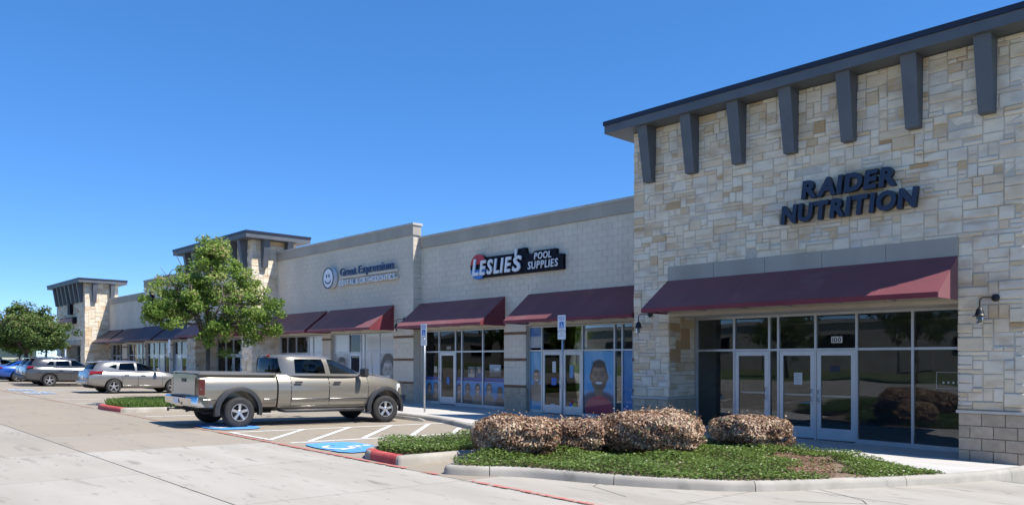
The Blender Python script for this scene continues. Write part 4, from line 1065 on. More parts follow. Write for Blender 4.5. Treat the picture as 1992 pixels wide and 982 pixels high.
def seam(t, st, y, z0, z1, s, w_=.012):
    b = B(); pts = []
    for j in range(10):
        z = z0+(z1-z0)*j/9; zb, zt, w = interp(st, y, 1), interp(st, y, 2), interp(st, y, 3); f = clamp((z-zb)/(zt-zb), 0, .99)
        pts.append((s*(w*halfx(f)+.003), z))
    vs_ = [(x, y-w_/2, z) for x, z in pts]+[(x, y+w_/2, z) for x, z in pts]; n = len(pts)
    b.add(vs_, [(i, i+1, n+i+1, n+i) for i in range(n-1)]); b.build('door_gap', 'under', t)
def wheel(t, x, y, r, s, width=.24, spokes=5, rimr=.62, style=0, steer=0):
    w = B(); hw = width/2
    prof = [(-hw*.92, r*rimr), (-hw, r*.72), (-hw, r*.9), (-hw*.8, r*.985), (-hw*.4, r), (hw*.4, r), (hw*.8, r*.985), (hw, r*.9), (hw, r*.72), (hw*.92, r*rimr)]
    w.lathe(prof, (0, 0, 0), 0, 40)
    # tread blocks
    for k in range(40):
        a = 2*math.pi*k/40
        for q, xx in ((0, -hw*.55), (.5, hw*.55), (.25, 0)):
            aa = a+q*2*math.pi/40; c, s_ = math.cos(aa), math.sin(aa); rr = r*1.012
            P = [(xx-hw*.22, rr*c-.5*r*.09*s_*-1, rr*s_-.5*r*.09*c), (xx+hw*.22, rr*c+.045*r*s_, rr*s_-.045*r*c), (xx+hw*.22, rr*c-.045*r*s_, rr*s_+.045*r*c), (xx-hw*.22, rr*c-.045*r*s_, rr*s_+.045*r*c)]
            w.add(P, [(0, 1, 2, 3)])
    ty = w.build('wheel', 'tyre', t)
    ty.location = (x, y, r); ty.rotation_euler = (0, 0, steer)
    d = B(); R_ = r*rimr
    d.lathe([(s*hw*.95, R_*1.0), (s*hw*1.02, R_*.99), (s*hw*1.02, R_*.93), (s*hw*.6, R_*.88), (s*hw*.1, R_*.85)], (0, 0, 0), 0, 36)
    for k in range(spokes):
        a = 2*math.pi*k/spokes+.3; c, s2 = math.cos(a), math.sin(a)
        def P(rad, tan, xx): return (s*xx, rad*c-tan*s2, rad*s2+tan*c)
        wi, wo = R_*.16, R_*(.13 if style else .19)
        d.hexa([P(R_*.15, -wi, hw*.55), P(R_*.93, -wo, hw*.72), P(R_*.93, wo, hw*.72), P(R_*.15, wi, hw*.55), P(R_*.15, -wi*.8, hw*.86), P(R_*.93, -wo*.8, hw*.93), P(R_*.93, wo*.8, hw*.93), P(R_*.15, wi*.8, hw*.86)])
    d.lathe([(s*hw*.5, R_*.3), (s*hw*.88, R_*.28), (s*hw*.95, R_*.2), (s*hw*.97, 0)], (0, 0, 0), 0, 20)
    rm = d.build('rim', 'rim', ty, sharp=35, fix=True)
    e = B(); e.lathe([(s*hw*.12, R_*.9), (s*hw*.12, 0)], (0, 0, 0), 0, 24); e.lathe([(-s*hw*.9, R_*1.0), (-s*hw*.85, 0)], (0, 0, 0), 0, 24); e.build('brake_disc', 'rim_dark', ty)
    return ty
def sring(z, yb, yf, w, p=4.5, n=36):
    yc, hl = (yb+yf)/2, (yf-yb)/2; out = []
    for k in range(n):
        a = 2*math.pi*(k+.5)/n; c, s = math.cos(a), math.sin(a)
        out.append((w*math.copysign(abs(c)**(2/p), c), yc+hl*math.copysign(abs(s)**(2/p), s), z))
    return out
def grings(g, z):
    for a, b_ in zip(g, g[1:]):
        if a[0] <= z <= b_[0]: t = (z-a[0])/(b_[0]-a[0]); return [a[k]+(b_[k]-a[k])*t for k in range(4)]
    return g[-1] if z > g[-1][0] else g[0]
def gx(g, y, z, p=4.5):
    _, yb, yf, w = grings(g, z); yc, hl = (yb+yf)/2, (yf-yb)/2; q = clamp(abs((y-yc)/hl), 0, .995); return w*(1-q**p)**(1/p)
def gyf(g, x, z, front, p=4.5):
    _, yb, yf, w = grings(g, z); yc, hl = (yb+yf)/2, (yf-yb)/2; q = clamp(abs(x/w), 0, .995); r = hl*(1-q**p)**(1/p); return yc+r if front else yc-r
def subdiv(poly, n=4):
    out = []
    for a, b_ in zip(poly, poly[1:]+poly[:1]):
        for k in range(n): out.append((a[0]+(b_[0]-a[0])*k/n, a[1]+(b_[1]-a[1])*k/n))
    return out
def cabin(t, g, pm, sides, ws, rw, glasses, th=.045):
    """thick-shelled cabin with real window openings; sides = list of (y,z) polygons, ws/rw = (x,z) half polygons"""
    b = B(); n = 36
    outer = [sring(*q) for q in g]; inner = [sring(q[0]-(.03 if i == len(g)-1 else 0), q[1]+th, q[2]-th, q[3]-th) for i, q in enumerate(g)]
    rows = outer+inner[::-1]; vs_ = [p for r in rows for p in r]; m = len(g); fs = []
    for i in range(m-1): fs += [(i*n+k, i*n+(k+1) % n, (i+1)*n+(k+1) % n, (i+1)*n+k) for k in range(n)]
    for i in range(m, 2*m-1): fs += [(i*n+k, i*n+(k+1) % n, (i+1)*n+(k+1) % n, (i+1)*n+k) for k in range(n)]
    fs.append(tuple((m-1)*n+k for k in range(n))); fs.append(tuple(m*n+k for k in reversed(range(n))))
    L = 2*m-1; fs += [(L*n+k, L*n+(k+1) % n, (k+1) % n, k) for k in range(n)]
    b.add(vs_, fs); me = b.mesh('cabin_shell', pm, fix=True)
    cut = []
    for poly in sides: cut.append(B().prism(poly, 0, -1.6, 1.6))
    ym = (g[0][1]+g[0][2])/2
    yt = grings(g, max(p[1] for p in ws))[2]-.32
    cut.append(B().prism([(x, z) for x, z in ws]+[(-x, z) for x, z in reversed(ws)], 1, yt, g[0][2]+1))
    if rw: cut.append(B().prism([(x, z) for x, z in rw]+[(-x, z) for x, z in reversed(rw)], 1, g[0][1]-1, grings(g, max(p[1] for p in rw))[1]+.2))
    out = boolean(me, [c.mesh('cut', 'under', fix=True) for c in cut]); out.materials.clear(); out.materials.append(M[pm])
    cab = link('cabin_shell', finish(out, 40), t)
    for i, poly in enumerate(sides):
        for s in (1, -1):
            q = B(); pp = subdiv(poly); q.add([(s*(gx(g, y, z)-.018), y, z) for y, z in pp], [tuple(range(len(pp)))]); q.build('side_window', glasses[i], cab, fix=True)
    def sheetw(half, front, nm, m_):
        full = half+[(-x, z) for x, z in reversed(half)]
        zmin, zmax = min(p[1] for p in half), max(p[1] for p in half); q = B(); nx, nz = 8, 5; V = []
        xb = max(p[0] for p in half if abs(p[1]-zmin) < .02); xt = max(p[0] for p in half if abs(p[1]-zmax) < .02)
        for j in range(nz+1):
            z = zmin+(zmax-zmin)*j/nz; xm = xb+(xt-xb)*j/nz
            for i in range(nx+1):
                x = -xm+2*xm*i/nx; V.append((x, gyf(g, x, z, front)+(-.018 if front else .018), z))
        q.add(V, [(j*(nx+1)+i, j*(nx+1)+i+1, (j+1)*(nx+1)+i+1, (j+1)*(nx+1)+i) for j in range(nz) for i in range(nx)], smooth=True); q.build(nm, m_, cab)
    sheetw(ws, True, 'windscreen', 'car_glass_clear')
    if rw: sheetw(rw, False, 'rear_window', 'car_glass')
    return cab
def rbox(b, x0, x1, y0, y1, z0, z1, e=.03, mi=0):
    """box with chamfered edges"""
    for (a, c) in ((0, e), (1, 0)): pass
    rings = []
    for z, k in ((z0, e), (z0+e, 0), (z1-e, 0), (z1, e)):
        rings.append([(x0+k+e*.4, y0+k, z), (x1-k-e*.4, y0+k, z), (x1-k, y0+k+e*.4, z), (x1-k, y1-k-e*.4, z), (x1-k-e*.4, y1-k, z), (x0+k+e*.4, y1-k, z), (x0+k, y1-k-e*.4, z), (x0+k, y0+k+e*.4, z)])
    b.loft(rings, mi)
def seats(t, rows, zb, w=.5, h=.5):
    for y in rows:
        for x in (-.38, .38):
            b = B()
            rbox(b, x-.24, x+.24, y, y+.5, zb-.25, zb, .04); 
            b.hexa([(x-.23, y-.05, zb-.1), (x+.23, y-.05, zb-.1), (x+.23, y+.09, zb-.1), (x-.23, y+.09, zb-.1), (x-.2, y-.16, zb+h), (x+.2, y-.16, zb+h), (x+.2, y-.06, zb+h), (x-.2, y-.06, zb+h)])
            b.hexa([(x-.12, y-.17, zb+h+.03), (x+.12, y-.17, zb+h+.03), (x+.12, y-.08, zb+h+.03), (x-.12, y-.08, zb+h+.03), (x-.1, y-.18, zb+h+.17), (x+.1, y-.18, zb+h+.17), (x+.1, y-.1, zb+h+.17), (x-.1, y-.1, zb+h+.17)])
            tag(b.build('seat', 'seat', t), None)
def arch_cut(c, x0, x1, y, z, r, n=24):
    c.prism([(y+r*math.cos(2*math.pi*k/n), z+r*math.sin(2*math.pi*k/n)) for k in range(n)], 0, x0, x1)
def flare(t, y, z, r0, r1, xa, xb, s, m='trim', a0=-12, a1=192, nm='fender_flare', flat=1.0):
    b = B(); n = 22; rings = []
    for k in range(n+1):
        a = R(a0+(a1-a0)*k/n); c, s2 = math.cos(a), math.sin(a)*flat
        rings.append([(s*xa, y+r1*c, z+r1*s2), (s*(xb-.03), y+(r1-.01)*c, z+(r1-.01)*s2), (s*xb, y+(r0+.03)*c, z+(r0+.03)*s2), (s*xb, y+r0*c, z+r0*s2), (s*xa, y+r0*c, z+r0*s2)])
    b.loft(rings); return b.build(nm, m, t, sharp=40, fix=True)
def mirror(t, x, y, z, s, m='trim', sz=1.0):
    b = B(); b.tube([(s*(x-.05), y, z-.03), (s*(x+.08), y+.01, z-.01)], .02, 6)
    rbox(b, *(sorted((s*(x+.06*sz), s*(x+.28*sz)))), y-.05, y+.07, z-.06*sz, z+.13*sz, .03); b.build('wing_mirror', m, t, sharp=40, fix=True)
def handle(par, x, y, z, s, m='trim'):
    b = B(); rbox(b, *(sorted((s*(x-.005), s*(x+.03)))), y-.1, y+.1, z-.022, z+.022, .012); b.build('door_handle', m, par, sharp=40, fix=True)
def place(cx, y0): return (cx, y0, gz(cx, y0)), (-.0225, .011, 0)

# ---- pickup truck
loc, rot = place(-18.60, 7.84); rot = (rot[0], rot[1], R(-1.2))
tk = thing('pickup_truck', 'pewter tan crew cab pickup truck with black fender flares parked nose in', 'truck', loc, rot=rot); tk.scale = (.95, 1, 1)
WR = .365
cabst = [(1.05, .43, 1.27, .965), (1.1, .40, 1.27, .975), (2.4, .40, 1.27, .98), (3.5, .40, 1.27, .98), (3.66, .41, 1.275, .975), (3.9, .42, 1.25, .965), (4.35, .45, 1.20, .95), (4.62, .50, 1.13, .90), (4.74, .56, 1.07, .82)]
b = B(); b.loft([section(y, zb, zt, w, .03 if y < 3.6 else .06) for y, zb, zt, w in cabst]); me = b.mesh('body', 'p_tan', fix=True)
c = B()
for s in (1, -1): arch_cut(c, *sorted((s*.66, s*1.3)), 4.12, .40, .50)
me = boolean(me, c.mesh('cut', 'under', fix=True)); me.materials.clear(); me.materials.append(M['p_tan']); body = link('body', finish(me), tk)
bedst = [(-.88, .50, 1.24, .95), (-.84, .46, 1.255, .968), (-.5, .44, 1.26, .98), (.6, .44, 1.26, .98), (1.0, .44, 1.265, .975)]
b = B(); b.loft([section(y, zb, zt, w, .0) for y, zb, zt, w in bedst]); me = b.mesh('bed', 'p_tan', fix=True)
c = B()
for s in (1, -1): arch_cut(c, *sorted((s*.66, s*1.3)), .05, .40, .50)
me = boolean(me, c.mesh('cut', 'under', fix=True)); me.materials.clear(); me.materials.append(M['p_tan']); bed_ = link('bed', finish(me), tk)
for s in (1, -1):
    b = B(); rbox(b, *sorted((s*.78, s*.925)), -.87, 1.0, 1.22, 1.30, .03); b.build('bed_rail', 'p_tan', bed_, sharp=40, fix=True)
b = B(); rbox(b, -.79, .79, -.86, .98, 1.25, 1.284, .012); b.build('bed_cover', 'p_tan', bed_, sharp=40, fix=True)
b = B(); b.box(-.74, .74, -.905, -.875, .62, 1.235); b.build('tailgate', 'p_tan', tk)
b = B(); b.box(-.13, .13, -.921, -.905, 1.06, 1.14); b.build('tailgate_handle', 'trim', tk)
for s in (1, -1):
    b = B(); P = [(s*.77, -.90), (s*.955, -.885), (s*.985, -.76), (s*.94, -.76), (s*.77, -.85)]
    b.prism(P if s > 0 else P[::-1], 2, .78, 1.14); b.build('tail_light', 'tail_smoke', tk, fix=True)
    b = B(); rbox(b, *sorted((s*.90, s*1.0)), -.80, -.5, .652, .680, .010); b.build('side_moulding', 'chrome', bed_, sharp=40, fix=True)
    flare(tk, .05, .40, .47, .585, .93, 1.045, s); flare(tk, 4.12, .40, .47, .585, .90, 1.045, s)
    b = B(); rbox(b, *sorted((s*.93, s*1.003)), .66, 1.0, .652, .680, .010); b.build('side_moulding', 'chrome', bed_, sharp=40, fix=True)
    b = B(); b.tube([(s*.86, 1.1, .40), (s*1.03, 1.2, .375), (s*1.03, 3.42, .375), (s*.86, 3.52, .40)], .042, 10); b.build('running_board', 'trim', tk)
    b = B(); rbox(b, *sorted((s*.98, s*1.06)), 1.5, 3.2, .40, .42, .006); b.build('step_pad', 'chrome', tk, sharp=40, fix=True)
    for ya, yb, hy in ((1.38, 2.42, 1.56), (2.435, 3.58, 2.64)):
        d = door_skin(tk, cabst, ya+.006, yb-.006, .42, 1.24, s, 'p_tan'); handle(d, .985, hy, 1.08, s)
        q = B(); rbox(q, *sorted((s*.95, s*1.004)), ya+.01, yb-.01, .650, .680, .010); q.build('side_moulding', 'chrome', d, sharp=40, fix=True)
    for y in (1.38, 2.428, 3.585): seam(tk, cabst, y, .43, 1.24, s, .018)
    mirror(tk, .93, 3.34, 1.30, s, 'trim', 1.25)
    wheel(tk, s*.92, .05, WR, s, .27, 5, .57); wheel(tk, s*.92, 4.12, WR, s, .27, 5, .57, steer=-.16)
    b = B(); P = [(s*.60, 4.70), (s*.86, 4.66), (s*.93, 4.52), (s*.90, 4.50), (s*.60, 4.62)]
    b.prism(P, 2, .83, 1.05); b.build('head_light', 'lamp', tk, fix=True)
bmp = B(); bmp.loft([[(x, y, .50), (x, y-.0, .52), (x, y-.13, .54), (x, y-.15, .70), (x, y-.10, .735), (x, y+.10, .735), (x, y+.10, .50)] for x, y in ((-.98, -.80), (-.92, -.90), (-.5, -.93), (.5, -.93), (.92, -.90), (.98, -.80))])
bmp.build('rear_bumper', 'chrome', tk, sharp=40, fix=True)
b = B(); b.box(-.5, .5, -1.06, -.9, .736, .748); b.build('bumper_step', 'trim', tk)
b = B(); b.box(-.18, .18, -1.088, -1.083, .56, .68); b.build('licence_plate', 'white', tk)
b = B(); b.box(-.035, .035, -1.1, -.6, .41, .48); b.box(-.03, .03, -1.24, -1.1, .42, .45); b.lathe([(0, .012), (.04, .012), (.045, .024), (.07, .03), (.095, .024), (.105, 0)], (0, -1.19, .45), 2, 12); b.box(-.03, .03, -1.27, -1.23, .38, .46); b.build('tow_hitch', 'trim', tk)
bmp = B(); bmp.loft([[(x, y, .46), (x, y+.12, .48), (x, y+.14, .60), (x, y+.12, .74), (x, y-.06, .76), (x, y-.06, .46)] for x, y in ((-.95, 4.58), (-.88, 4.72), (-.5, 4.80), (.5, 4.80), (.88, 4.72), (.95, 4.58))])
bmp.build('front_bumper', 'chrome', tk, sharp=40, fix=True)
b = B(); b.box(-.5, .5, 4.70, 4.80, .76, 1.06); b.build('grille', 'chrome', tk)
b = B(); rbox(b, -.62, .62, -.75, 4.4, .36, .5, .03); b.tube([(-.75, .05, .37), (.75, .05, .37)], .07, 8); b.lathe([(-.14, .05), (-.1, .12), (.1, .12), (.14, .05)], (0, .05, .37), 0, 14); b.tube([(-.75, 4.12, .37), (.75, 4.12, .37)], .05, 8); b.tube([(.62, 1.0, .35), (.66, -.5, .36), (.74, -.72, .36)], .035, 8); b.build('chassis', 'under', tk)
tg = [(1.24, 1.05, 3.72, .935), (1.36, 1.045, 3.45, .905), (1.52, 1.06, 3.10, .855), (1.65, 1.08, 2.80, .81), (1.715, 1.12, 2.62, .765), (1.755, 1.22, 2.45, .68), (1.77, 1.45, 2.2, .5)]
cabin(tk, tg, 'p_tan', [[(1.50, 1.30), (2.33, 1.30), (2.30, 1.52), (2.25, 1.665), (1.50, 1.66)], [(2.47, 1.30), (3.36, 1.30), (3.05, 1.50), (2.74, 1.655), (2.40, 1.665)]],
      [(.80, 1.31), (.66, 1.68)], [(.76, 1.31), (.62, 1.67)], ['car_glass', 'car_glass_clear'])
b = B(); b.box(-.18, .18, 1.06, 1.14, 1.715, 1.75); b.build('brake_light', 'tail', tk)
seats(tk, (1.5, 2.35), .95, h=.42)
b = B(); rbox(b, -.86, .86, 3.0, 3.6, .95, 1.25, .05); b.lathe([(-.012, .17), (.012, .19), (.012, .16), (-.012, .17)], (-.38, 2.85, 1.22), 1, 20); b.build('dashboard', 'seat', tk)
b = B(); b.tube([(.90, 3.75, 1.26), (.90, 3.70, 1.85)], .006, 5); b.build('aerial', 'black', tk)
for s in (1, -1):
    b = B(); letters(tk, 'MEGA CAB', 3.05, 3.4, .90, .93, 0, 'chrome', .004, 0, 0, .1, joined=True, name='door_badge') if False else None

# ---- cars
def car(name, label, cat, cx, y0, pm, st, g, sides, ws, rw, wr, wb, group, glasses=None, hw=.9, doors=(), lights=None, rails=False, spoiler=None, cladding=False, spokes=5, mould=None, detail=True):
    loc, rot = place(cx, y0); t = thing(name, label, cat, loc, group, rot=rot)
    b = B(); b.loft([section(y, zb, zt, w, .02) for y, zb, zt, w in st]); me = b.mesh('body', pm, fix=True)
    c = B()
    for s in (1, -1):
        for y in (0, wb): arch_cut(c, *sorted((s*(hw-.27), s*1.4)), y, wr+.01, wr+.065)
    me = boolean(me, c.mesh('cut', 'under', fix=True)); me.materials.clear(); me.materials.append(M[pm]); body = link('body', finish(me), t)
    cabin(t, g, pm, sides, ws, rw, glasses or ['car_glass']*len(sides))
    for s in (1, -1):
        for ya, yb, hy in doors:
            d = door_skin(t, st, ya+.005, yb-.005, .36, .96, s, pm); handle(d, interp(st, hy, 3)-.005, hy, .80, s, 'chrome' if not cladding else pm)
            if mould:
                q = B(); rbox(q, *sorted((s*(hw-.02), s*(hw+.018)))
                              , ya+.03, yb-.03, .335, .36, .008); q.build('side_moulding', mould, d, sharp=40, fix=True)
        for y in sorted({e for q in doors for e in q[:2]}): seam(t, st, y, .34, .95, s, .02)
        mirror(t, hw-.06, doors[-1][1]-.28, 1.0, s, pm)
        for y in (0, wb):
            wheel(t, s*(hw-.12), y, wr, s, .21, spokes, .68, 1)
            if cladding: flare(t, y, wr+.01, wr+.06, wr+.11, hw-.06, hw+.018, s, nm='wheel_arch_trim')
        ty, tz0, tz1, ty2 = lights
        b = B(); x1 = interp(st, ty, 3); x2 = interp(st, ty2, 3)
        b.hexa([(s*(x1-.28), ty-.03, tz0), (s*(x1+.0), ty-.02, tz0), (s*(x2+.012), ty2, tz0+.05), (s*(x2-.1), ty2, tz0+.05), (s*(x1-.28), ty-.0, tz1), (s*(x1-.03), ty+.02, tz1), (s*(x2-.0), ty2, tz1), (s*(x2-.12), ty2, tz1)])
        b.build('tail_light', 'tail', t, fix=True)
        fy = st[-1][0]; b = B(); b.hexa([(s*.45, fy-.16, .58), (s*.70, fy-.24, .58), (s*.74, fy-.42, .60), (s*.5, fy-.4, .60), (s*.45, fy-.22, .70), (s*.68, fy-.28, .70), (s*.72, fy-.44, .72), (s*.5, fy-.44, .72)]); b.build('head_light', 'lamp', t, fix=True)
        if rails:
            z = g[-2][0]; x = g[-2][3]*.93
            b = B(); b.tube([(s*x, g[-2][1]+.1, z-.01), (s*x, g[-2][1]+.16, z+.05), (s*x, g[-2][2]-.16, z+.055), (s*x, g[-2][2]-.08, z)], .016, 6); b.build('roof_rail', 'chrome', t)
    ry = st[0][0]; b = B(); rbox(b, -hw*.82, hw*.82, ry-.06, ry+.2, .36, .56, .05); b.build('rear_bumper', 'trim' if cladding else pm, t, sharp=40, fix=True)
    b = B(); b.box(-.16, .16, ry-.035, ry-.015 if ry-.015 > ry-.035 else ry, .62, .73); b.build('licence_plate', 'white', t)
    if spoiler:
        y, z, w = spoiler; b = B(); rbox(b, -w, w, y-.12, y+.22, z-.02, z+.03, .015); b.build('rear_spoiler', pm, t, sharp=40, fix=True)
    seats(t, (.35, 1.05), .78, h=.4)
    b = B(); rbox(b, -hw*.7, hw*.7, ry+.2, st[-1][0]-.4, .22, .34, .03); b.tube([(-hw+.15, 0, wr), (hw-.15, 0, wr)], .04, 8); b.tube([(-hw+.15, wb, wr), (hw-.15, wb, wr)], .04, 8); b.build('underbody', 'under', t)
    return t
suv_st = [(-1.02, .44, .74, .70), (-.97, .36, .90, .80), (-.75, .31, .97, .87), (-.3, .27, 1.0, .895), (.4, .24, .985, .9), (1.2, .23, .965, .9), (1.9, .23, .955, .9), (2.15, .25, .93, .895), (2.55, .27, .86, .86), (2.85, .30, .76, .78), (2.98, .34, .66, .66)]
suv_g = [(.93, -.93, 2.1, .83), (1.05, -.86, 1.82, .80), (1.18, -.76, 1.55, .76), (1.29, -.64, 1.33, .715), (1.365, -.48, 1.14, .66), (1.405, -.2, .98, .58), (1.42, .08, .8, .42)]
car('silver_suv', 'silver compact SUV parked next to the grass island', 'car', -36.65, 10.42, 'p_silver', suv_st, suv_g,
    [[(-.20, 1.14), (.10, 1.06), (.13, 1.25), (-.02, 1.24)], [(.19, 1.02), (.86, .99), (.83, 1.325), (.24, 1.30)], [(.94, .985), (1.76, .98), (1.40, 1.235), (1.14, 1.315), (.93, 1.325)]],
    [(.70, 1.0), (.58, 1.27)], [(.62, 1.03), (.52, 1.27)], .30, 2.47, 'cars parked along the pavement', None,
    doors=((.34, .98, .50), (.985, 2.0, 1.18)), lights=(-.93, .82, .96, -.45), spoiler=(-.6, 1.315, .56), mould='chrome')
ch_g = [(.96, -.95, 2.0, .84), (1.08, -.9, 1.78, .81), (1.2, -.82, 1.55, .77), (1.32, -.72, 1.33, .72), (1.40, -.6, 1.15, .66), (1.435, -.45, 1.0, .58), (1.445, -.2, .8, .42)]
ch_st = [(-1.04, .40, .80, .72), (-1.0, .34, .96, .80), (-.8, .30, 1.02, .87), (-.3, .27, 1.03, .895), (.4, .25, 1.02, .9), (1.2, .25, 1.0, .9), (1.9, .25, .99, .9), (2.2, .26, .98, .89), (2.7, .28, .92, .87), (2.95, .32, .84, .80), (3.02, .36, .70, .72)]
chs = [[(-.15, 1.08), (.18, 1.08), (.18, 1.26), (.02, 1.26)], [(.27, 1.05), (.90, 1.04), (.87, 1.30), (.29, 1.28)], [(.98, 1.04), (1.70, 1.03), (1.40, 1.25), (1.18, 1.32), (.97, 1.31)]]
car('grey_suv', 'dark graphite SUV with roof rails behind the silver car', 'car', -44.95, 9.85, 'p_grey', ch_st, ch_g, chs,
    [(.70, 1.03), (.60, 1.33)], [(.66, 1.06), (.54, 1.34)], .31, 2.55, 'cars parked along the pavement', None,
    doors=((.32, .95, .5), (.955, 1.98, 1.15)), lights=(-.97, .90, 1.0, -.7), rails=True, cladding=True, spoiler=(-.7, 1.39, .56))
car('black_suv', 'black SUV mostly hidden behind the dark graphite SUV', 'car', -47.5, 10.15, 'p_black', ch_st, ch_g, chs,
    [(.70, 1.03), (.60, 1.33)], [(.66, 1.06), (.54, 1.34)], .31, 2.55, 'cars parked along the pavement',
    doors=((.32, .95, .5), (.955, 1.98, 1.15)), lights=(-.97, .90, 1.0, -.7), cladding=True, spoiler=(-.7, 1.39, .56))
sd_st = [(-1.08, .40, .78, .66), (-1.02, .33, .88, .78), (-.7, .28, .92, .86), (0, .24, .92, .89), (1.2, .22, .90, .9), (1.9, .22, .89, .9), (2.4, .24, .84, .88), (2.9, .27, .72, .80), (3.1, .32, .60, .62)]
sd_g = [(.87, -.65, 2.2, .80), (.98, -.42, 1.85, .77), (1.10, -.15, 1.52, .72), (1.2, .15, 1.2, .66), (1.25, .35, 1.0, .58), (1.26, .45, .85, .45)]
sds = [[(-.22, .95), (.78, .94), (.75, 1.17), (.30, 1.16)], [(.87, .94), (1.72, .93), (1.30, 1.14), (1.1, 1.18), (.85, 1.18)]]
car('blue_sedan', 'bright blue sedan at the left edge of the row of cars', 'car', -52.05, 9.85, 'p_blue', sd_st, sd_g, sds,
    [(.66, .93), (.56, 1.17)], [(.64, .93), (.52, 1.16)], .30, 2.55, 'cars parked along the pavement', doors=((.0, .82, .2), (.825, 1.9, 1.0)), lights=(-1.0, .72, .84, -.75))
car('white_sedan', 'white sedan just showing behind the blue sedan', 'car', -57.9, 9.2, 'p_white', sd_st, sd_g, sds,
    [(.66, .93), (.56, 1.17)], [(.64, .93), (.52, 1.16)], .30, 2.55, 'cars parked along the pavement', doors=((.0, .82, .2), (.825, 1.9, 1.0)), lights=(-1.0, .72, .84, -.75))
# broken wheel stop by the truck's front wheel
ws_ = B(); ws_.loft([[(x, 12.98, gz(x, 13)-.02), (x, 13.02, gz(x, 13)+.09*k), (x, 13.1, gz(x, 13)+.09*k), (x, 13.14, gz(x, 13)-.02)] for x, k in ((-18.9, 1), (-18.0, 1), (-17.55, .95), (-17.35, .6), (-17.25, .3))])
tag(ws_.build('wheel_stop', 'kerb', None, sharp=40, fix=True), 'broken concrete wheel stop at the front wheel of the pickup truck', 'wheel stop')
# ------------------------------------------------------------------ plants
import numpy as np
def leaf_mesh(name, C, Nrm, L, W, T, m, parent=None, curl=.15):
    """C centres, Nrm preferred normals, L lengths, W width ratio, T tints -> pointed four-sided leaves folded on the midrib"""
    n = len(C); rg = np.random.default_rng(len(C))
    Nrm = Nrm / np.maximum(np.linalg.norm(Nrm, axis=1, keepdims=True), 1e-6)
    r = rg.normal(size=(n, 3)); d = r - Nrm * (r * Nrm).sum(1, keepdims=True); d /= np.maximum(np.linalg.norm(d, axis=1, keepdims=True), 1e-6)
    s = np.cross(Nrm, d); L = L[:, None]
    a = C - d * L * .5; b_ = C + s * L * W + Nrm * L * curl; c = C + d * L * .5; e = C - s * L * W + Nrm * L * curl
    V = np.stack([a, b_, c, e], 1).reshape(-1, 3)
    me = bpy.data.meshes.new(name); me.vertices.add(4*n); me.vertices.foreach_set('co', V.astype(np.float32).ravel())
    idx = np.arange(n)[:, None]*4; F = np.concatenate([idx, idx+1, idx+2, idx, idx+2, idx+3], 1).reshape(-1)
    me.loops.add(6*n); me.loops.foreach_set('vertex_index', F.astype(np.int32)); me.polygons.add(2*n)
    me.polygons.foreach_set('loop_start', (np.arange(2*n)*3).astype(np.int32)); me.polygons.foreach_set('loop_total', np.full(2*n, 3, np.int32))
    me.update(calc_edges=True)
    at = me.attributes.new('tint', 'FLOAT', 'FACE'); at.data.foreach_set('value', np.repeat(T, 2).astype(np.float32))
    me.materials.append(M[m]); me.validate()
    return link(name, me, parent)
def bush(x, y, zb, rx, ry, h, label, n, seed, rz=0):
    rg = np.random.default_rng(seed); t = thing('bronze_shrub', label, 'shrub', (x, y, zb), 'clipped bronze leaved shrubs')
    P = rg.normal(size=(n, 3)); P /= np.linalg.norm(P, axis=1, keepdims=True)
    Nn = P.copy()
    # clipped form: flattened sides, lumpy surface
    sites = rg.normal(size=(70, 3)); sites /= np.linalg.norm(sites, axis=1, keepdims=True); cid = (P @ sites.T).argmax(1)
    cj = rg.uniform(-.075, .075, 70)[cid]; ct_ = rg.uniform(-.16, .16, 70)[cid]
    lump = 1 + cj + .07*np.sin(P[:, 0]*5+seed)*np.cos(P[:, 1]*4+seed*2) + .05*np.sin(P[:, 0]*11+P[:, 2]*9+seed)
    rad = np.where(rg.random(n) < .72, rg.uniform(.93, 1.04, n), rg.uniform(.55, .95, n))*lump
    q = (np.abs(P)**3.4).sum(1)**(-1/3.4); P = P*(q*rad)[:, None]
    c, s = math.cos(rz), math.sin(rz); X, Y = P[:, 0]*rx, P[:, 1]*ry
    C = np.stack([x+X*c-Y*s, y+X*s+Y*c, zb+.03+h*(.53+.46*P[:, 2])], 1)
    N2 = Nn + np.array([.15, 0, .35]) + rg.normal(size=(n, 3))*.6
    T = np.clip(np.clip(rg.beta(2.3, 1.5, n)*.95 + ct_ - .3*(rad < .86) - .15*(P[:, 2] < -.7), 0, .95) + (rg.random(n) < .02), 0, 1)  # inner and lowest leaves take darker tints, shade put into the leaf colour
    sh = rg.random(n) < .02; C[sh] += Nn[sh]*rg.uniform(.03, .10, (sh.sum(), 1)) + np.array([0, 0, .02])
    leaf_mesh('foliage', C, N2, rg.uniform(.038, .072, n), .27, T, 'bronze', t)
    b = B(); rr = random.Random(seed)
    for k in range(9):
        a = rr.uniform(0, 6.28); e = rr.uniform(.2, .75); bx, by = x+rr.uniform(-.08, .08), y+rr.uniform(-.08, .08)
        p1 = (bx+rx*e*.4*math.cos(a), by+ry*e*.4*math.sin(a), zb+h*.3); p2 = (bx+rx*e*math.cos(a), by+ry*e*math.sin(a), zb+h*rr.uniform(.55, .8))
        b.tube([(bx, by, zb-.03), p1, p2], [.014, .010, .005], 5)
    b.build('stems', 'bark', t)
bz = lambda x, y: gz(x, y)+.11
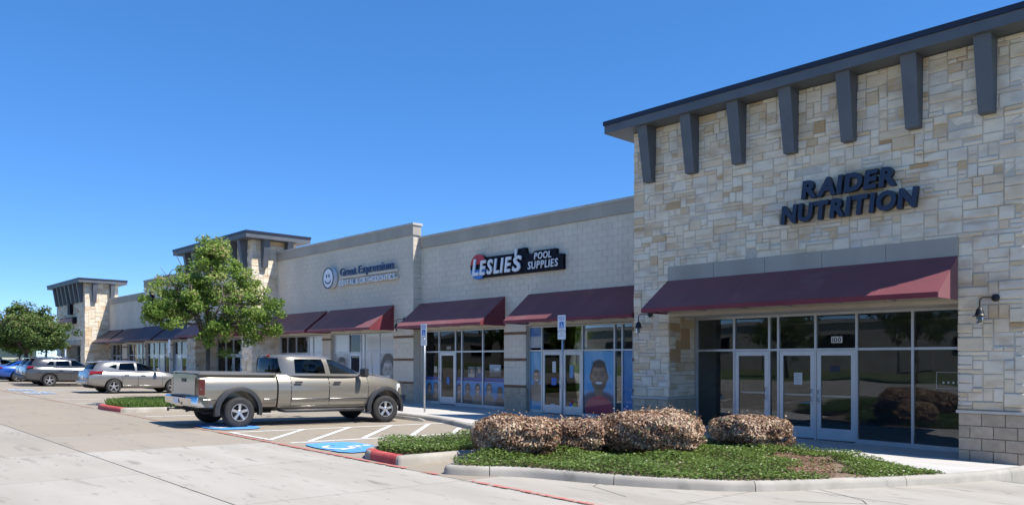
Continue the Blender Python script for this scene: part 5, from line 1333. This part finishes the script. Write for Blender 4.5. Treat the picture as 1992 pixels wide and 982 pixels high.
for x, y, rx, ry, h, lab, n, sd, rz in [
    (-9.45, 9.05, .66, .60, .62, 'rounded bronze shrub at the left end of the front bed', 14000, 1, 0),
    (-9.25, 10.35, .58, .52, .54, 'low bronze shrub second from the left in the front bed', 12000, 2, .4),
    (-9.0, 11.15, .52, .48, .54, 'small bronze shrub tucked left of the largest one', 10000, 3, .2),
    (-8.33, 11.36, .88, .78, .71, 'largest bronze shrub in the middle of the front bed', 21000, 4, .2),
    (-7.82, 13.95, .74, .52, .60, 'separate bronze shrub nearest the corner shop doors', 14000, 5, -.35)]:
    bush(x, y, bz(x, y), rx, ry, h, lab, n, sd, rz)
def cover(name, poly, off, n, m, hfun, size, label, cat, seed, skip=None, up=.8, extra=0):
    rg = np.random.default_rng(seed); rr = random.Random(seed); xs = [p[0] for p in poly]; ys = [p[1] for p in poly]; C = []; H = []
    while len(C) < n:
        x, y = rr.uniform(min(xs), max(xs)), rr.uniform(min(ys), max(ys))
        if not pt_in(poly, x, y) or (skip and skip(x, y, rr)): continue
        h = hfun(x, y); k = rr.random()**.6
        C.append((x, y, gz(x, y)+off+h*k)); H.append(k)
    C = np.array(C); H = np.array(H); N2 = rg.normal(size=(n, 3))*(1-up)*1.6; N2[:, 2] = np.abs(N2[:, 2])+up
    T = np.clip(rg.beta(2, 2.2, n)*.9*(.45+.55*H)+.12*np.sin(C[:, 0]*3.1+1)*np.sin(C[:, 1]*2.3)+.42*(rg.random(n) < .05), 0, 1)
    o = leaf_mesh(name, C, N2, rg.uniform(size*.7, size*1.25, n), .32, T, m); tag(o, label, cat, kind='stuff'); return o
def n2(x, y, s=1.0): return .5+.25*math.sin(x*2.1*s+1.3)+.25*math.sin(y*2.7*s+x*1.1*s)
soilc = [(-5.9, 12.5), (-6.25, 13.1), (-5.45, 11.9), (-5.15, 11.4)]
def bare(x, y, rr):
    d = min(math.hypot((x-a)*1.0, (y-b_)*.9) for a, b_ in soilc)
    if d < .50+.12*math.sin(x*9)+.1*math.sin(y*11): return rr.random() < .97
    return False
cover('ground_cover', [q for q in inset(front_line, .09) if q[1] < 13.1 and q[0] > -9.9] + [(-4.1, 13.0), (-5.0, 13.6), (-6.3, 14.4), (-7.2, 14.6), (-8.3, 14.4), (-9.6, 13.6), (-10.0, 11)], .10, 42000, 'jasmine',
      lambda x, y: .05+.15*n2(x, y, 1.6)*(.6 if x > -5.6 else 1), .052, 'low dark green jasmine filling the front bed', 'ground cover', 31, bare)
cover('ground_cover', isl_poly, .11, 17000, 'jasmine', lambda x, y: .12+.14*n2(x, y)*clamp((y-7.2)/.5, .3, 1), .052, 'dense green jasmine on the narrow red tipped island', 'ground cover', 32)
# fallen leaves on the bare soil
cover('leaf_litter', [(-7.2, 13.6), (-5.9, 13.3), (-4.9, 11.2), (-5.6, 10.6), (-6.6, 12)], .112, 1500, 'bronze', lambda x, y: .012, .05, 'fallen dry leaves on the bare soil of the front bed', 'leaf litter', 33, up=.9)
# mown grass with upright blades on the tree island
def blades(name, poly, off, n, hmin, hmax, label, seed, mound=None):
    rr = random.Random(seed); V = []; F = []; T = []; xs = [p[0] for p in poly]; ys = [p[1] for p in poly]
    while len(T) < n:
        x, y = rr.uniform(min(xs), max(xs)), rr.uniform(min(ys), max(ys))
        if not pt_in(poly, x, y): continue
        h = rr.uniform(hmin, hmax); a = rr.uniform(0, 6.28); w = rr.uniform(.006, .012); lx, ly = rr.uniform(-.6, .6)*h, rr.uniform(-.6, .6)*h
        z = gz(x, y)+off+(mound(x, y) if mound else 0); i = len(V)
        V += [(x-w*math.cos(a), y-w*math.sin(a), z), (x+w*math.cos(a), y+w*math.sin(a), z), (x+lx*.4+w*.6*math.cos(a), y+ly*.4, z+h*.65), (x+lx, y+ly, z+h)]
        F += [(i, i+1, i+2), (i, i+2, i+3)]; t = rr.betavariate(2.2, 1.8); T += [t]
    me = bpy.data.meshes.new(name); me.from_pydata(V, [], F); at = me.attributes.new('tint', 'FLOAT', 'FACE'); at.data.foreach_set('value', [t for t in T for _ in (0, 1)])
    me.materials.append(M['grass']); o = link(name, me); tag(o, label, 'grass', kind='stuff'); return o
blades('grass', til_poly, .11, 26000, .10, .24, 'thick green grass on the island under the tree', 41)

def tree(x, y, zg, h, cr, ch, cz, trunk_r, label, seed, nclump, per, leafm, lsize, group=None, lobes=(), zmin=None, branches=True, cat='tree', name='parking_lot_tree', clumpr=.36):
    rr = random.Random(seed); rg = np.random.default_rng(seed)
    t = thing(name, label, cat, (x, y, zg), group)
    # crown: union of lobes, each (dx,dy,dz,r)
    lobes = list(lobes) or [(0, 0, 0, 1)]
    pts = []
    while len(pts) < nclump:
        lx, ly, lz, lr = rr.choice(lobes); u = Vector((rr.gauss(0, 1), rr.gauss(0, 1), rr.gauss(0, 1))).normalized()*(rr.random()**.45)*lr
        p = Vector((x+(lx+u.x)*cr, y+(ly+u.y)*cr, cz+(lz+u.z)*ch))
        if zmin and p.z < zmin+rr.uniform(-.1, .2): continue
        pts.append(p)
    # trunk and limbs
    b = B(); fork = zg+(cz-ch-zg)*.9+.25; tr = [(x, y, zg-.1), (x+.02, y, zg+.4), (x-.03, y+.03, fork)]
    b.tube(tr, [trunk_r*1.3, trunk_r, trunk_r*.8], 10)
    tk_ = b.build('trunk', 'bark', t)
    limbs = []
    nl = 7
    for k in range(nl):
        a = 2*math.pi*k/nl+rr.uniform(-.3, .3); rr_ = cr*rr.uniform(.45, .75); zt = cz+ch*rr.uniform(-.1, .75)
        q = [Vector((x-.03, y+.03, fork-.06*k*.3)), Vector((x+.3*rr_*math.cos(a), y+.3*rr_*math.sin(a), fork+(zt-fork)*.45)), Vector((x+.7*rr_*math.cos(a+.15), y+.7*rr_*math.sin(a+.15), fork+(zt-fork)*.78)), Vector((x+rr_*math.cos(a+.1), y+rr_*math.sin(a+.1), zt))]
        limbs.append(q)
    limbs.append([Vector((x-.03, y+.03, fork)), Vector((x, y, cz)), Vector((x+.1, y, cz+ch*.5)), Vector((x+.05, y+.05, cz+ch*.9))])
    for q in limbs:
        b = B(); b.tube(q, [trunk_r*.55, trunk_r*.38, trunk_r*.22, trunk_r*.08], 7); b.build('limb', 'bark', t)
    if branches:
        b = B(); flat = [p for q in limbs for p in (q[0].lerp(q[1], .7), q[1], q[1].lerp(q[2], .5), q[2], q[2].lerp(q[3], .5), q[3])]
        for p in pts:
            c = min(flat, key=lambda v: (v-p).length+max(0, v.z-p.z)*.6); m_ = c.lerp(p, .55)+Vector((rr.uniform(-.08, .08), rr.uniform(-.08, .08), rr.uniform(0, .1)))
            b.tube([c, m_, p], [.018, .011, .004], 4, caps=False)
        tag(b.build('twigs', 'bark', t), kind='stuff')
    C = []; Nn = []; T = []
    for p in pts:
        k = max(4, int(per*rr.uniform(.6, 1.4))); q = rg.normal(size=(k, 3)); q /= np.linalg.norm(q, axis=1, keepdims=True); q *= (rg.random((k, 1))**.5)*clumpr*rr.uniform(.75, 1.25)
        q[:, 2] *= .7; C.append(np.array(p)+q); d = np.array((p.x-x, p.y-y, (p.z-cz)*.8+.9)); Nn.append(np.tile(d/np.linalg.norm(d), (k, 1))*.7+rg.normal(size=(k, 3))*.55)
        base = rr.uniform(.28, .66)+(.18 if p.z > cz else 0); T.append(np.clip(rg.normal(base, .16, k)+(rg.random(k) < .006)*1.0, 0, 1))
    C = np.concatenate(C); n = len(C)
    leaf_mesh('crown', C, np.concatenate(Nn), rg.uniform(lsize*.7, lsize*1.3, n), .26, np.concatenate(T), leafm, t)
    return t
tree(-25.0, 10.1, gz(-25, 10.1)+.1, 5.6, 2.3, 1.75, 3.7, .08, 'leafy green tree on the island behind the pickup truck', 51, 240, 105, 'leaf', .105,
     lobes=[(0, 0, -.05, .66), (0, 0, -.1, .7), (.02, .02, .45, .42), (.05, .05, .85, .22), (-.40, -.40, -.22, .36), (-.3, -.3, .05, .42), (.48, .48, -.25, .42), (.55, .55, -.55, .30), (.22, .22, -.75, .36), (.3, .3, .15, .40), (-.54, -.54, -.28, .18)], zmin=1.95, clumpr=.27)
tree(-56.0, 11.2, gz(-56, 11.2)+.1, 5.2, 3.3, 1.6, 3.6, .13, 'dark green tree at the left edge behind the parked cars', 52, 300, 80, 'leaf_dark', .17,
     lobes=[(0, 0, 0, .85), (-.5, 0, 0, .5), (.6, 0, -.1, .45), (0, 0, .5, .45), (.75, .2, -.45, .35), (-.6, 0, -.4, .4)], zmin=1.9, clumpr=.42)
# ------------------------------------------------------------------ the world around (mostly seen in the shop glass)
b = B(); b.add([(x, y, gz(x, y)-.05) for x, y in [(-90, -13.0), (14, -13.0), (14, -6.5), (-90, -6.5)]], [(0, 1, 2, 3)]); tag(b.build('verge', mat('verge_grass', (.06, .10, .025), (.11, .15, .045), rough=.95, scale=2.5)), kind='structure')
b = B(); b.add([(x, y, gz(x, y)-.08) for x, y in [(-400, -21), (60, -21), (60, -13.0), (-400, -13.0)]], [(0, 1, 2, 3)]); tag(b.build('road', mat('road_asphalt', (.09, .088, .085), (.12, .117, .11), rough=.9, scale=1.5)), kind='structure')
wh = thing('warehouse', 'long beige building across the road reflected in the shop glass', 'building', (-30, -30, .8))
b = B(); b.box(-95, 12, -44, -25, .2, 4.5); b.build('wall', mat('beige_wall', (.38, .34, .28), (.42, .38, .315), rough=.9, scale=.4), wh)
b = B(); b.box(-95.2, 12.2, -44.2, -24.8, 4.5, 4.9); b.build('parapet', 'band_cap', wh)
for k in range(9):
    x = -88+11*k; b = B(); b.box(x, x+2.4, -25.0, -24.9, .8, 3.0); b.build('door', 'band', wh)
    b = B(); b.box(x+4, x+8, -25.0, -24.93, 2.2, 3.4); b.build('window', 'car_glass', wh)
for k, (x, y, h) in enumerate([(-15.1, -8.0, 6.2), (-33, -10.5, 6.0), (-24, -11.5, 5.2), (-52, -11, 6)]):
    tree(x, y, gz(x, y), h, 2.4, 2.0, gz(x, y)+h-2.2, .2, ['verge tree across the lot reflected in the corner shop glass', 'verge tree reflected left of the first one', 'verge tree nearest the corner across the lot', 'verge tree farthest left across the lot'][k], 60+k, 90, 45, 'leaf_dark', .2, 'trees on the far verge', branches=False, name='verge_tree', clumpr=.5)
# beyond the end of the row
b = B(); n = 12; vs_ = []
for i in range(n+1):
    for j, (d, z) in enumerate(((0, .9), (18, 1.55), (40, 1.9), (160, 2.0))):
        vs_.append((-86-d, -30+i*10, z-.05))
b.add(vs_, [(i*4+j, (i+1)*4+j, (i+1)*4+j+1, i*4+j+1) for i in range(n) for j in range(3)]); tag(b.build('grass_bank', mat('bank_grass', (.10, .15, .03), (.17, .21, .06), rough=.95, scale=1.2)), kind='structure')
hs_ = thing('house', 'pale house with a low roof beyond the left end of the row', 'building', (-120, 20, 1.5))
b = B(); b.box(-128, -114, 12, 24, 1.4, 3.6); b.build('wall', 'eifs', hs_)
b = B(); b.prism([(11, 3.5), (25, 3.5), (18, 5.2)], 0, -129, -113); b.build('roof', mat('tan_roof', (.42, .37, .30), (.48, .43, .36), rough=.9), hs_, fix=True)
for k, (x, y, h, lab) in enumerate([(-100, 22, 4.2, 'small far tree left of the end tower'), (-110, 22.6, 4.6, 'far tree between the end tower and the house'), (-105, 20.4, 3.4, 'low far tree in front of the pale house'), (-150, 28, 7.0, 'distant tree behind the pale house')]):
    tree(x, y, 1.4, h, h*.42, h*.36, 1.4+h*.62, .12, lab, 70+k, 70, 40, 'leaf_dark', .3, 'far trees', branches=False, name='far_tree', clumpr=.7)
